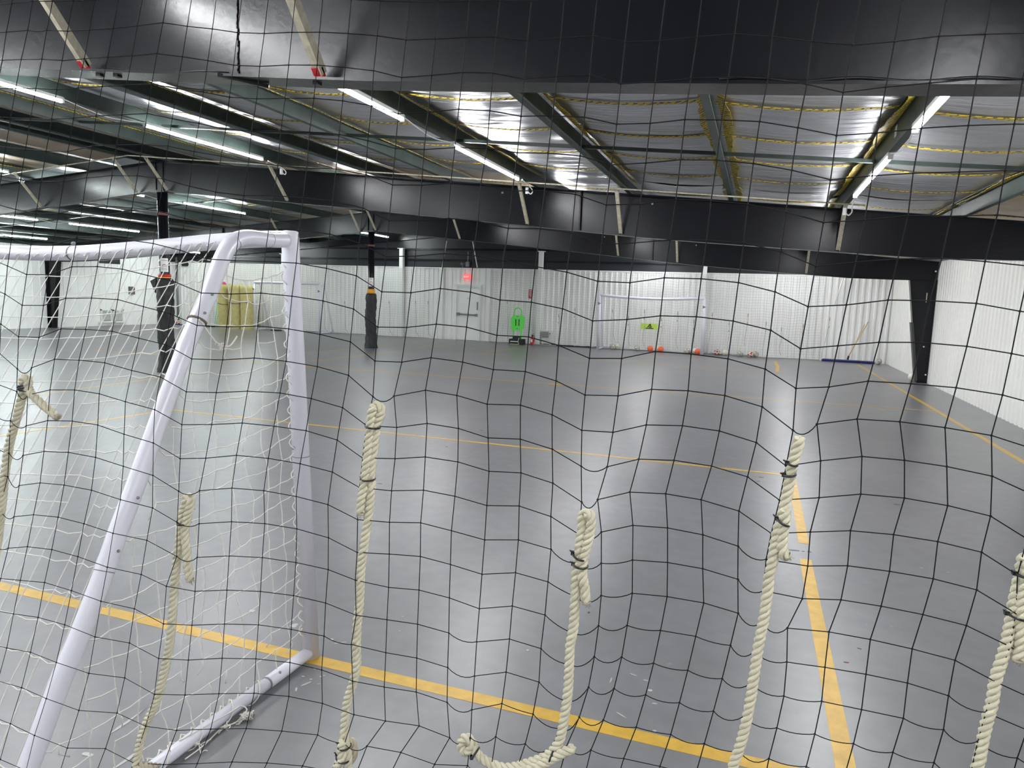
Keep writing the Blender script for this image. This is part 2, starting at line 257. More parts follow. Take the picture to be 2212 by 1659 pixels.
def crom(pts, k=6):
    pts = [V(p) for p in pts]; out = []
    for i in range(len(pts) - 1):
        p0 = pts[max(i-1, 0)]; p1 = pts[i]; p2 = pts[i+1]; p3 = pts[min(i+2, len(pts)-1)]
        for j in range(k):
            t = j / k
            out.append(.5 * ((2*p1) + (p2 - p0)*t + (2*p0 - 5*p1 + 4*p2 - p3)*t*t + (3*p1 - p0 - 3*p2 + p3)*t*t*t))
    out.append(pts[-1]); return out
NETTXT = """
-1614,2571 -1560,2571 -1506,2572 -1452,2573 -1398,2574 -1344,2574 -1291,2574 -1238,2572 -1185,2571 -1132,2569 -1079,2567 -1025,2565 -971,2563 -916,2560 -860,2556 -804,2552 -747,2548 -690,2545 -632,2541 -574,2538 -515,2534 -457,2530 -399,2527 -341,2524 -283,2522 -224,2519 -165,2516 -105,2513 -45,2510 15,2508 76,2505 137,2503 199,2500 260,2497 321,2495 383,2494 444,2493 505,2494 566,2495 628,2496
-1631,2513 -1576,2514 -1522,2515 -1468,2515 -1415,2515 -1361,2515 -1307,2514 -1253,2513 -1199,2512 -1145,2510 -1091,2508 -1036,2505 -981,2502 -925,2498 -869,2494 -812,2490 -754,2486 -696,2482 -637,2478 -579,2474 -520,2470 -462,2466 -404,2463 -346,2460 -287,2457 -228,2454 -169,2451 -110,2448 -50,2445 10,2441 71,2438 132,2435 193,2432 255,2430 316,2428 377,2427 438,2426 500,2427 561,2428 622,2428
-1648,2455 -1593,2456 -1539,2457 -1485,2457 -1431,2456 -1377,2456 -1323,2455 -1268,2454 -1213,2454 -1157,2452 -1102,2449 -1047,2445 -991,2441 -935,2436 -878,2432 -819,2427 -761,2423 -702,2419 -642,2414 -584,2410 -525,2405 -467,2402 -408,2399 -350,2395 -292,2392 -233,2389 -174,2386 -115,2383 -55,2379 5,2375 66,2371 127,2368 188,2365 249,2362 311,2361 372,2360 433,2360 494,2360 556,2360 617,2361
-1665,2398 -1610,2399 -1555,2399 -1501,2399 -1448,2398 -1394,2396 -1340,2395 -1284,2395 -1227,2395 -1170,2394 -1114,2390 -1058,2385 -1001,2379 -944,2374 -886,2370 -827,2366 -767,2361 -707,2356 -648,2350 -589,2346 -530,2342 -472,2338 -413,2334 -354,2331 -296,2327 -238,2323 -179,2320 -119,2318 -60,2315 0,2310 61,2304 122,2300 183,2297 244,2296 305,2294 366,2293 428,2293 489,2293 550,2293 611,2293
-1681,2341 -1627,2341 -1572,2341 -1517,2342 -1465,2339 -1412,2336 -1357,2335 -1299,2335 -1240,2337 -1182,2337 -1125,2331 -1069,2324 -1012,2316 -953,2311 -894,2308 -834,2305 -774,2299 -713,2292 -653,2286 -594,2281 -535,2278 -477,2274 -418,2269 -358,2267 -300,2263 -243,2256 -184,2253 -124,2253 -64,2251 -4,2244 56,2236 117,2230 177,2229 238,2230 299,2228 361,2226 423,2226 484,2226 545,2225 606,2225
-1698,2285 -1644,2284 -1590,2283 -1532,2284 -1482,2281 -1429,2276 -1373,2276 -1314,2276 -1255,2278 -1194,2281 -1137,2271 -1079,2263 -1022,2253 -962,2248 -901,2247 -841,2244 -780,2238 -719,2230 -660,2219 -601,2217 -540,2216 -482,2213 -423,2202 -362,2203 -304,2202 -248,2188 -189,2186 -128,2188 -68,2188 -9,2180 51,2168 112,2159 171,2160 232,2164 294,2163 356,2161 417,2160 479,2159 539,2157 600,2156
-1714,2229 -1660,2227 -1605,2225 -1553,2224 -1498,2222 -1445,2217 -1388,2218 -1329,2219 -1269,2219 -1209,2221 -1149,2212 -1090,2202 -1031,2191 -972,2186 -908,2186 -846,2183 -786,2176 -726,2167 -668,2152 -607,2153 -546,2155 -487,2151 -427,2137 -367,2139 -307,2138 -252,2120 -193,2120 -134,2122 -73,2121 -11,2115 49,2103 104,2088 165,2093 226,2096 289,2099 350,2096 412,2094 473,2091 534,2089 595,2086
-1731,2174 -1677,2170 -1624,2166 -1572,2164 -1517,2162 -1461,2158 -1406,2159 -1345,2160 -1284,2161 -1223,2161 -1163,2150 -1101,2141 -1041,2129 -979,2124 -916,2123 -853,2121 -791,2114 -730,2103 -674,2086 -613,2087 -552,2090 -491,2085 -431,2073 -372,2072 -314,2067 -256,2053 -198,2052 -140,2056 -80,2053 -19,2048 41,2036 100,2022 159,2024 221,2029 285,2031 346,2031 407,2028 468,2023 529,2019 590,2015
-1747,2120 -1695,2114 -1642,2107 -1590,2102 -1535,2099 -1478,2096 -1420,2098 -1362,2100 -1297,2101 -1235,2102 -1175,2090 -1112,2079 -1050,2066 -991,2061 -925,2061 -862,2057 -798,2051 -737,2038 -679,2022 -620,2019 -558,2021 -495,2019 -436,2009 -378,2007 -319,2001 -262,1984 -202,1986 -143,1990 -83,1988 -24,1981 37,1969 97,1953 158,1958 216,1961 280,1962 341,1963 402,1960 463,1954 523,1949 585,1944
-1764,2066 -1712,2057 -1661,2048 -1608,2040 -1553,2034 -1496,2030 -1438,2028 -1374,2038 -1312,2039 -1248,2039 -1186,2035 -1124,2023 -1061,2013 -998,2001 -932,1993 -868,1988 -804,1985 -740,1974 -684,1954 -624,1953 -565,1956 -505,1954 -443,1941 -382,1941 -325,1934 -268,1915 -208,1916 -147,1924 -88,1921 -28,1915 33,1902 92,1885 153,1889 215,1896 275,1895 338,1897 397,1891 457,1884 518,1878 580,1871
-1781,2012 -1730,2000 -1678,1989 -1626,1978 -1571,1969 -1514,1964 -1452,1965 -1391,1972 -1326,1976 -1262,1975 -1198,1968 -1136,1953 -1074,1941 -1009,1934 -941,1934 -875,1930 -810,1923 -746,1910 -690,1886 -629,1887 -568,1891 -509,1886 -449,1873 -388,1873 -328,1866 -273,1846 -214,1849 -153,1855 -91,1855 -30,1851 30,1837 86,1814 146,1822 207,1828 269,1830 329,1826 390,1820 452,1813 514,1806 576,1797
-1797,1956 -1746,1943 -1695,1930 -1643,1916 -1590,1904 -1532,1896 -1470,1896 -1406,1908 -1341,1912 -1277,1908 -1212,1902 -1148,1887 -1085,1872 -1019,1869 -952,1868 -884,1866 -817,1859 -752,1842 -695,1817 -634,1819 -575,1825 -516,1822 -457,1814 -395,1804 -335,1795 -277,1780 -219,1779 -159,1789 -96,1789 -34,1784 26,1770 80,1747 138,1752 199,1762 259,1763 324,1761 384,1751 447,1743 509,1733 572,1722
-1814,1898 -1763,1884 -1712,1870 -1660,1856 -1607,1840 -1552,1827 -1489,1827 -1422,1844 -1357,1848 -1292,1841 -1226,1834 -1160,1821 -1097,1804 -1029,1802 -962,1802 -890,1800 -823,1791 -758,1778 -703,1748 -642,1748 -581,1758 -520,1753 -461,1740 -400,1738 -340,1728 -283,1708 -221,1713 -162,1722 -100,1723 -38,1718 24,1705 74,1676 131,1684 192,1693 254,1696 318,1693 380,1685 442,1674 506,1660 569,1645
-1832,1838 -1780,1824 -1728,1809 -1676,1794 -1624,1778 -1569,1760 -1507,1761 -1440,1780 -1371,1782 -1306,1778 -1241,1766 -1173,1754 -1110,1733 -1039,1733 -970,1737 -899,1733 -830,1726 -763,1712 -710,1678 -649,1680 -588,1689 -526,1686 -465,1673 -403,1673 -345,1660 -286,1639 -227,1642 -167,1658 -105,1657 -42,1652 20,1638 72,1608 123,1614 182,1628 245,1628 310,1626 375,1619 439,1604 503,1586 566,1567
-1851,1774 -1798,1760 -1745,1746 -1692,1731 -1638,1714 -1588,1690 -1525,1692 -1461,1710 -1390,1713 -1320,1712 -1254,1699 -1186,1686 -1121,1664 -1050,1664 -977,1669 -906,1666 -836,1658 -769,1646 -715,1610 -658,1611 -597,1623 -532,1618 -470,1607 -407,1607 -347,1593 -291,1570 -230,1573 -170,1589 -106,1591 -43,1587 20,1572 73,1535 110,1549 171,1563 235,1564 301,1560 367,1553 436,1534 500,1512 562,1490
-1871,1707 -1816,1694 -1762,1680 -1708,1665 -1657,1644 -1605,1617 -1544,1619 -1479,1641 -1409,1643 -1338,1642 -1268,1630 -1198,1619 -1135,1592 -1060,1594 -985,1602 -912,1599 -841,1592 -772,1578 -718,1538 -673,1542 -607,1558 -542,1552 -480,1539 -414,1542 -352,1528 -294,1503 -236,1504 -176,1523 -112,1527 -48,1523 15,1508 67,1471 121,1486 184,1500 248,1500 310,1496 375,1487 436,1462 496,1438 557,1415
-1892,1636 -1836,1623 -1781,1610 -1726,1594 -1668,1575 -1616,1542 -1572,1547 -1502,1571 -1432,1573 -1361,1571 -1289,1558 -1215,1548 -1150,1520 -1076,1523 -1001,1531 -925,1532 -854,1525 -784,1511 -731,1478 -666,1479 -602,1492 -537,1487 -476,1473 -412,1476 -349,1462 -292,1434 -243,1438 -186,1458 -123,1462 -57,1458 5,1445 61,1409 124,1421 188,1435 254,1436 318,1431 380,1421 434,1390 492,1366 553,1343
-1916,1561 -1858,1549 -1800,1535 -1744,1520 -1690,1503 -1623,1488 -1590,1482 -1521,1499 -1449,1504 -1380,1500 -1309,1487 -1232,1475 -1163,1447 -1088,1453 -1014,1462 -939,1461 -865,1457 -795,1443 -738,1410 -668,1415 -604,1424 -536,1420 -472,1407 -408,1410 -345,1396 -288,1365 -258,1373 -199,1394 -134,1398 -71,1394 -5,1381 52,1347 115,1358 178,1369 244,1371 310,1368 374,1359 428,1328 490,1300 550,1275
-1942,1483 -1882,1471 -1821,1458 -1762,1444 -1705,1429 -1650,1416 -1601,1408 -1534,1426 -1461,1431 -1388,1428 -1316,1413 -1238,1400 -1169,1371 -1104,1378 -1028,1391 -952,1391 -878,1386 -805,1375 -744,1348 -674,1348 -606,1356 -540,1350 -474,1338 -409,1344 -346,1330 -290,1301 -248,1311 -190,1331 -127,1334 -64,1329 -2,1316 47,1298 116,1296 179,1306 244,1306 310,1303 374,1294 433,1263 489,1237 546,1211
-1971,1401 -1908,1390 -1844,1378 -1781,1367 -1719,1354 -1663,1336 -1618,1335 -1552,1351 -1478,1356 -1399,1352 -1322,1339 -1242,1326 -1175,1297 -1121,1304 -1040,1318 -963,1320 -887,1315 -814,1305 -747,1280 -677,1282 -610,1288 -545,1279 -476,1268 -408,1276 -343,1265 -292,1245 -245,1250 -187,1264 -123,1268 -60,1265 2,1254 47,1239 112,1235 174,1243 237,1242 301,1238 366,1230 431,1205 486,1177 541,1153
-2003,1317 -1937,1306 -1871,1296 -1804,1287 -1738,1279 -1673,1277 -1638,1259 -1571,1273 -1497,1276 -1416,1273 -1334,1260 -1246,1251 -1181,1225 -1124,1229 -1042,1243 -961,1248 -885,1245 -812,1234 -747,1210 -676,1215 -609,1218 -545,1209 -479,1197 -411,1209 -346,1199 -289,1176 -242,1186 -184,1199 -120,1202 -54,1200 7,1190 49,1179 92,1176 160,1181 226,1179 291,1174 356,1166 420,1139 479,1119 536,1099
-2036,1230 -1969,1221 -1902,1212 -1834,1204 -1768,1198 -1709,1191 -1663,1178 -1599,1191 -1522,1195 -1444,1189 -1360,1177 -1265,1173 -1185,1146 -1131,1151 -1049,1165 -967,1172 -887,1171 -812,1165 -750,1150 -676,1144 -610,1147 -545,1139 -482,1125 -415,1140 -349,1131 -294,1103 -244,1125 -190,1134 -128,1134 -64,1133 -2,1126 39,1121 96,1112 159,1114 225,1114 290,1111 353,1101 410,1083 471,1065 530,1047
-2072,1143 -2004,1134 -1937,1125 -1870,1118 -1806,1110 -1747,1101 -1691,1094 -1627,1107 -1549,1111 -1469,1105 -1382,1092 -1285,1089 -1216,1071 -1139,1071 -1056,1086 -972,1095 -892,1097 -817,1091 -747,1074 -678,1074 -611,1074 -544,1065 -485,1055 -418,1071 -354,1061 -298,1038 -249,1061 -197,1069 -137,1067 -74,1064 -12,1059 38,1059 96,1046 159,1049 224,1047 290,1045 352,1038 404,1028 463,1012 524,996
-2110,1054 -2043,1046 -1976,1037 -1910,1029 -1847,1020 -1787,1012 -1725,1010 -1659,1016 -1580,1023 -1496,1016 -1407,1004 -1309,1002 -1228,979 -1150,989 -1064,1006 -978,1018 -898,1020 -820,1017 -757,1008 -679,1002 -611,1001 -544,991 -487,982 -422,1001 -355,991 -300,961 -257,997 -208,1003 -148,1001 -85,997 -23,992 30,992 89,982 153,984 217,980 280,978 344,974 400,968 458,957 517,945
-2150,965 -2084,956 -2018,947 -1953,938 -1890,930 -1827,923 -1761,921 -1691,923 -1610,928 -1525,924 -1432,910 -1329,914 -1246,891 -1163,903 -1072,924 -985,938 -901,944 -825,940 -753,927 -681,926 -610,927 -543,916 -490,909 -428,933 -364,922 -308,902 -272,932 -225,935 -162,932 -97,930 -35,924 29,921 80,919 144,918 208,915 272,912 335,910 394,906 453,900 512,893
-2193,876 -2127,866 -2062,856 -1998,847 -1933,838 -1867,832 -1798,828 -1723,826 -1644,830 -1561,819 -1459,811 -1349,822 -1263,798 -1176,815 -1083,837 -991,856 -904,865 -823,864 -749,852 -677,851 -602,854 -535,840 -491,848 -438,860 -377,856 -325,856 -294,867 -246,868 -182,863 -113,861 -47,857 17,854 74,854 136,852 199,850 263,849 325,847 387,845 447,843 507,839
-2238,787 -2173,776 -2107,765 -2042,755 -1976,745 -1909,738 -1838,733 -1762,729 -1683,727 -1603,714 -1499,705 -1379,725 -1294,710 -1204,720 -1108,745 -1013,767 -922,780 -834,789 -770,781 -718,786 -641,787 -566,775 -495,786 -445,792 -393,795 -346,800 -306,802 -257,801 -196,797 -128,794 -61,791 4,789 66,788 127,787 190,786 254,785 317,785 379,784 441,784 503,784
-2284,698 -2219,686 -2153,673 -2087,662 -2020,651 -1951,642 -1879,634 -1805,627 -1730,618 -1651,603 -1545,593 -1422,621 -1337,604 -1247,622 -1149,649 -1053,676 -961,695 -871,708 -802,711 -743,716 -670,718 -592,716 -518,721 -460,727 -410,732 -363,737 -316,737 -265,735 -206,732 -141,728 -74,726 -9,724 55,723 118,723 181,722 245,722 308,723 372,724 435,725 498,727
-2332,609 -2266,595 -2200,582 -2133,568 -2065,556 -1995,544 -1923,533 -1849,522 -1773,509 -1688,497 -1586,493 -1476,506 -1381,509 -1287,527 -1191,554 -1094,583 -1000,606 -912,625 -836,637 -766,645 -694,650 -618,654 -544,659 -481,664 -427,669 -377,673 -326,672 -272,670 -214,667 -151,664 -86,661 -21,660 44,659 108,658 172,659 236,660 300,661 364,663 429,666 493,669
-2380,521 -2313,505 -2246,489 -2178,474 -2109,459 -2039,445 -1966,430 -1891,416 -1812,403 -1724,394 -1627,393 -1526,399 -1427,413 -1329,433 -1232,460 -1135,489 -1041,517 -953,540 -870,559 -793,573 -717,583 -642,591 -570,597 -504,602 -445,606 -390,608 -336,607 -280,605 -221,602 -160,599 -97,597 -33,595 32,594 97,594 162,595 227,597 292,600 357,603 422,607 487,611
-2429,432 -2361,415 -2293,397 -2224,380 -2154,362 -2083,344 -2009,327 -1932,311 -1850,298 -1762,291 -1669,291 -1572,298 -1473,315 -1373,338 -1274,365 -1177,396 -1082,427 -991,455 -904,480 -821,500 -742,515 -667,526 -595,534 -528,540 -464,543 -404,544 -346,543 -287,540 -229,538 -169,535 -107,532 -44,531 21,530 86,531 152,532 217,535 283,538 349,543 416,547 482,552
-2477,344 -2409,324 -2340,305 -2270,285 -2200,264 -2127,243 -2052,223 -1973,206 -1889,193 -1801,188 -1711,189 -1617,199 -1518,217 -1417,242 -1317,271 -1219,303 -1123,337 -1030,370 -938,400 -850,426 -768,447 -692,462 -620,472 -550,477 -483,479 -418,479 -356,478 -295,476 -236,473 -177,470 -117,468 -55,467 9,466 75,467 141,469 208,472 275,477 342,482 409,488 477,493
"""

# ================================================================ SETTING
XR, XL, YB, YF, XC = 3.95, -24.6, 24.4, -13.0, -11.05
def ztop(X): return 4.08 - .083 * abs(X - XC)         # top of rafters = underside of purlins
def zdeck(X): return ztop(X) + .2
ZW = 2.67
FRAMES = [-5.0, 2.925, 10.815, 18.775]
RIGHTZ = [(-11.05, 3.52), (-7.3, 3.20), (-4.4, 2.93), (-1.62, 2.665), (.33, 2.53), (2.07, 2.42), (3.37, 2.40)]
def zbot(X):
    x = X if X > XC else XC + (XC - X) * 15.0 / 13.55
    for (a, za), (b, zb) in zip(RIGHTZ, RIGHTZ[1:]):
        if x <= b: return za + (zb - za) * (x - a) / (b - a)
    return 2.40

fm = MB(); fm.box((XL - .3, YF - .3, -.2), (XR + .3, YB + .3, 0))
floor = tag(fm.build('floor', MFLOOR), kind='structure')
# painted lines on the floor, every stripe its own piece
def stripe(pts, wd, z=.0015):
    m = MB(); pts = [V((p[0], p[1], 0)) for p in pts]; L_, R_ = [], []
    for i, p in enumerate(pts):
        t = (pts[min(i+1, len(pts)-1)] - pts[max(i-1, 0)]).normalized(); n = V((-t.y, t.x, 0)) * wd / 2
        L_.append(p + n); R_.append(p - n)
    k = len(pts)
    vs = [v + V((0, 0, z)) for v in L_ + R_] + [v + V((0, 0, .0002)) for v in L_ + R_]
    fs = [(i, i+1, k+i+1, k+i) for i in range(k-1)] + [(2*k+i, i, i+1, 2*k+i+1) for i in range(k-1)] + [(k+i, 3*k+i, 3*k+i+1, k+i+1) for i in range(k-1)]
    m.add(vs, fs); m.build('painted_line', MLINE, floor, recalc=False)
stripe([(-9, 2.66), (1.5, 2.66)], .075)
stripe([(.455, 7.59), (.45, 5.42)], .075); stripe([(.44, 5.08), (.455, -1)], .075)
stripe([(-7.66, 7.55), (.49, 7.6)], .055); stripe([(-7.66, 7.55), (-7.9, 5.3), (-8.2, -1)], .055)
stripe([(-16, 13.35), (-6.6, 13.4), (3.1, 13.7)], .055)
stripe([(3.0, 23.5), (3.06, 14.4), (3.08, 9.5), (3.08, -3)], .075)
stripe([(-11.5, 16.1), (-11.3, 23.6)], .05); stripe([(-10.1, 14.3), (-9.8, 22.5)], .05)
stripe([(-7.66, 19.15), (-7.5, 23.3)], .05); stripe([(-7.66, 19.15), (.35, 19.35)], .045)
stripe([(.63, 22.9), (.66, 20.9), (.6, 19.35)], .09)
stripe([(-10.3, 7.6), (-10.45, 10.3)], .05); stripe([(-3.85, 13.47), (-3.55, 13.47)], .22)

def corrug(mk, x0, x1, z0, z1, per, dep, shape, flat=False):
    """ribbed sheet along one direction; mk(s, d, z) maps run, depth, height to a point"""
    m = MB(); s = x0; row = []
    while s < x1 - 1e-4:
        for f, d in shape:
            t = s + f * per
            if t <= x1: row.append((t, d * dep))
        s += per
    row.append((x1, 0))
    k = len(row)
    vs = [mk(t, d, z0) for t, d in row] + [mk(t, d, z1(t) if callable(z1) else z1) for t, d in row]
    m.add(vs, [(i, i+1, k+i+1, k+i) for i in range(k-1)])
    return m
TRAP = ((0, 0), (.45, 0), (.55, 1), (.8, 1), (.9, 0)); SINE = ((0, 0), (.3, 0), (.42, 1), (.88, 1)); SEAM = ((0, 0), (.93, 0), (.95, 1), (.98, 1))
DX0, DX1, DZ = -10.72, -9.84, 2.0
def bw(t, d, z): return (t, YB - d, z)
wb = MB()
for a, b, z0, z1 in ((XL, DX0 - .07, 0, ZW), (DX0 - .07, DX1 + .07, DZ + .06, ZW), (DX1 + .07, XR, 0, ZW)):
    c = corrug(bw, a, b, z0, z1, .19, .03, TRAP); wb.add(c.v, c.f)
wb.box((XL, YB + .04, 0), (XR, YB + .14, 4.5))
wall_back = tag(wb.build('wall_back', MWALL, recalc=False), kind='structure')
m = MB(); m.box((XL, YB - .07, ZW), (XR, YB + .03, ZW + .03))
tag(m.build('trim_1', MPOST), kind='structure')
m = MB(); n = 40
for i in range(n):      # black upper wall following the gable
    a = XL + (XR - XL) * i / n; b = XL + (XR - XL) * (i + 1) / n
    m.add([(a, YB + .02, ZW), (b, YB + .02, ZW), (b, YB + .02, zdeck(b) + .05), (a, YB + .02, zdeck(a) + .05)], [(0, 1, 2, 3)])
wu = m.build('upper_liner', MBLACKW, wall_back, recalc=False)
for z in (2.95, 3.35):
    m = MB(); m.box((XC - (4.1 - z) / .083, YB - .05, z), (min(XR, XC + (4.1 - z) / .083), YB + .02, z + .06)); m.build('wall_girt', MBLACK, wall_back)
m = MB()
for i in range(n):
    a = XL + (XR - XL) * i / n; b = XL + (XR - XL) * (i + 1) / n
    for z0, z1, y0, y1 in ((.0, -.22, YB - .12, YB - .1), (-.2, -.22, YB - .14, YB + .02)):
        za, zb = ztop(a), ztop(b)
        m.add([(a, y0, za+z0), (b, y0, zb+z0), (b, y1, zb+z0), (a, y1, za+z0), (a, y0, za+z1), (b, y0, zb+z1), (b, y1, zb+z1), (a, y1, za+z1)],
              [(0,3,2,1),(4,5,6,7),(0,1,5,4),(1,2,6,5),(2,3,7,6),(3,0,4,7)])
m.build('end_rafter', MBLACK, wall_back)

def rw(t, d, z): return (XR - d, t, z)
c = corrug(rw, YF, YB, 0, 2.98, .2, .035, SINE)
c.box((XR + .03, YF, 0), (XR + .1, YB, 3.2))
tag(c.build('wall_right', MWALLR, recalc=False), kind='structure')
def lw(t, d, z): return (XL + d, t, z)
c = corrug(lw, YF, YB, 0, 3.1, .3, .02, SEAM); c.box((XL - .1, YF, 0), (XL - .03, YB, 3.3))
wall_left = tag(c.build('wall_left', MWALL, recalc=False), kind='structure')
def fw(t, d, z): return (t, YF + d, z)
c = corrug(fw, XL, XR, 0, 2.67, .3, .03, TRAP); c.box((XL, YF - .14, 0), (XR, YF - .04, 4.5))
tag(c.build('wall_front', MWALL, recalc=False), kind='structure')
m = MB(); m.prism([(-.03, 0), (.12, 0), (.12, .12), (-.03, .12)], 'z', 2.55, 2.9); 
# roof
cm = MB(); ns = 2
for a, b in ((XL - .2, XC), (XC, XR + .2)):
    cm.add([(a, YF-.2, zdeck(a)+.06), (b, YF-.2, zdeck(b)+.06), (b, YB+.2, zdeck(b)+.06), (a, YB+.2, zdeck(a)+.06),
            (a, YF-.2, zdeck(a)+.12), (b, YF-.2, zdeck(b)+.12), (b, YB+.2, zdeck(b)+.12), (a, YB+.2, zdeck(a)+.12)],
           [(0,3,2,1),(4,5,6,7),(0,1,5,4),(1,2,6,5),(2,3,7,6),(3,0,4,7)])
ceiling = tag(cm.build('ceiling', MTAN), kind='structure')
PUR = [3.85, 2.44, .97, -.5, -1.97, -3.44, -4.91, -6.3, -7.8, -9.3, -10.8, -11.3, -12.8, -14.3, -15.8, -17.3, -18.8, -20.3, -21.8, -23.3, -24.5]
for X in PUR:
    m = MB(); z = ztop(X); s = 1 if X > XC else -1
    prof = [(X, z+.2), (X, z), (X+.065*s, z), (X+.065*s, z+.018), (X+.058*s, z+.018), (X+.058*s, z+.008), (X+.008*s, z+.008), (X+.008*s, z+.192), (X-.06*s, z+.192), (X-.06*s, z+.2)]
    m.prism([(a, b) for a, b in prof], 'y', YF, YB); m.build('purlin', MGREEN, ceiling)
BAYS = [(YF, FRAMES[1]), (FRAMES[1], FRAMES[2]), (FRAMES[2], FRAMES[3]), (FRAMES[3], YB)]
def facing(bi, xa, xb):
    xm = (xa + xb) / 2
    if xm > 2.6: return MTAN if bi != 1 or True else MFOIL
    if bi == 0: return MFOIL
    if bi == 1: return MFOIL if xm > -11.2 else MTAN
    if bi == 2: return MTAN if -12 < xm < -4 else MFOIL
    return MTAN if xm < -9 else MFOIL
def roofz(X, xa, xb):
    f = (X - xb) / (xa - xb)
    return zdeck(X) + .03 - .055 * 4 * f * (1 - f)
for bi, (ya, yb) in enumerate(BAYS):
    for xa, xb in zip(PUR, PUR[1:]):
        if abs(xa - xb) < .6: continue
        m = MB(); nx, ny = 8, int((yb - ya) * 9); vs = []
        for j in range(ny + 1):
            y = ya + (yb - ya) * j / ny; wob = random.uniform(-.010, .010) + .012 * math.sin(y * 7.3 + xa)
            for i in range(nx + 1):
                X = xb + (xa - xb) * i / nx
                vs.append((X, y, roofz(X, xa, xb) + (wob + random.uniform(-.004, .004)) * math.sin(math.pi * i / nx)))
        m.add(vs, [(j*(nx+1)+i, j*(nx+1)+i+1, (j+1)*(nx+1)+i+1, (j+1)*(nx+1)+i) for j in range(ny) for i in range(nx)], 0, True)
        m.build('insulation_panel', facing(bi, xa, xb), ceiling, recalc=False)
# yellow straps that hold the insulation up
for bi, (ya, yb) in enumerate(BAYS):
    if bi == 0: continue
    for xa, xb in zip(PUR, PUR[1:]):
        if abs(xa - xb) < .6 or (bi == 1 and xa < -9) : continue
        if facing(bi, xa, xb) is MTAN and bi != 2 and not (bi == 1 and xa > 2): continue
        if bi == 3 and xa < -6: continue
        yy = ya + .75 + .2 * random.random()
        while yy < yb - .1:
            m = MB(); L_ = []
            for i in range(11):
                X = xb + .04 + (xa - xb - .08) * i / 10; z = roofz(X, xa, xb) - .022
                L_ += [(X, yy - .026 + random.uniform(-.006, .006), z), (X, yy + .026 + random.uniform(-.006, .006), z)]
            vs = L_ + [(a, b, c_ + .006) for a, b, c_ in L_]
            fs = [(2*i, 2*i+1, 2*i+3, 2*i+2) for i in range(10)] + [(22+2*i, 24+2*i, 25+2*i, 23+2*i) for i in range(10)] + [(2*i, 2*i+2, 24+2*i, 22+2*i) for i in range(10)] + [(2*i+1, 23+2*i, 25+2*i, 2*i+3) for i in range(10)]
            m.add(vs, fs); m.build('yellow_strap', MSTRAP, ceiling, recalc=False)
            yy += 1.22 + random.uniform(-.04, .04)
# ragged yellow edge strips beside the purlins
for X, sides in ((3.85, (-1,)), (2.44, (1,-1)), (.97, (-1,)), (-.5, (1, -1)), (-1.97, (1,)), (-3.44, (1,)), (-4.91, (1,)), (-6.3, (1,)), (-14.3, (1,)), (-9.3, (1,))):
    for sd in sides:
        for bi, (ya, yb) in enumerate(BAYS):
            if bi == 0 or (bi != 1 and X < -1): continue
            m = MB(); k = 60; vs = []
            for i in range(k + 1):
                y = ya + .1 + (yb - ya - .2) * i / k
                w0 = .075 + random.uniform(-.012, .012) + .02 * math.sin(y * 3)
                a = X + sd * (.012 if sd * (1 if X > XC else -1) < 0 else .075)
                b_ = a + sd * w0
                vs += [(a, y, zdeck(a) - .03), (b_, y, zdeck(b_) - .055), (a, y, zdeck(a) - .024), (b_, y, zdeck(b_) - .049)]
            fs = []
            for i in range(k):
                o_ = 4 * i; fs += [(o_, o_+1, o_+5, o_+4), (o_+2, o_+6, o_+7, o_+3), (o_+1, o_+3, o_+7, o_+5)]
            m.add(vs, fs); m.build('yellow_strap', MSTRAP, ceiling, recalc=False)
# bridging bars between the purlins at mid bay, thin rod in front of the second frame
for Y in (-1.0, 7.7, 15.0, 21.6):
    for xa, xb in ((XL, XC), (XC, XR)):
        m = MB(); m.bar((xa, Y, ztop(xa) + .06), (xb, Y, ztop(xb) + .06), .035, .035); m.build('bridging_bar', MGREEN, ceiling)
for (xa, xb) in ((-21, XC), (XC, 1.2)):
    m = MB(); m.tube([(xa, 10.1, ztop(xa) - .03), (xb, 10.1, ztop(xb) - .03)], .011, 6); m.build('conduit', MCREAM, ceiling)
for X, Y in ((-.5, 4.4), (-.5, 6.1), (-.5, 8.1), (-1.97, 5.0), (-1.97, 6.7), (-1.97, 8.4), (-3.44, 8.2), (-4.91, 3.6), (-4.91, 5.3), (-7.8, 6.0), (-9.3, 5.4), (.97, 6.6)):
    m = MB(); m.box((X - .004 if X > XC else X, Y, ztop(X) + .06), (X - .001, Y + .09, ztop(X) + .15))
    m.build('paper_tag', MWHITE, ceiling)

# ================================================================ STEEL FRAMES
def web(xs, Y):
    m = MB(); k = len(xs); t = .006
    vs = [(x, Y - t, zbot(x)) for x in xs] + [(x, Y - t, ztop(x)) for x in xs] + [(x, Y + t, zbot(x)) for x in xs] + [(x, Y + t, ztop(x)) for x in xs]
    fs = []
    for i in range(k - 1): fs += [(i, i+1, k+i+1, k+i), (2*k+i, 3*k+i, 3*k+i+1, 2*k+i+1)]
    return m.add(vs, fs)
def flange(xs, Y, zf, sgn, wd=.15, t=.012):
    m = MB(); k = len(xs)
    vs = []
    for x in xs:
        z = zf(x); vs += [(x, Y - wd/2, z), (x, Y + wd/2, z), (x, Y + wd/2, z + sgn*t), (x, Y - wd/2, z + sgn*t)]
    fs = [(0, 1, 2, 3), (4*k-4, 4*k-1, 4*k-2, 4*k-3)]
    for i in range(k - 1):
        for j in range(4): fs.append((4*i+j, 4*i+(j+1) % 4, 4*i+4+(j+1) % 4, 4*i+4+j))
    return m.add(vs, fs)
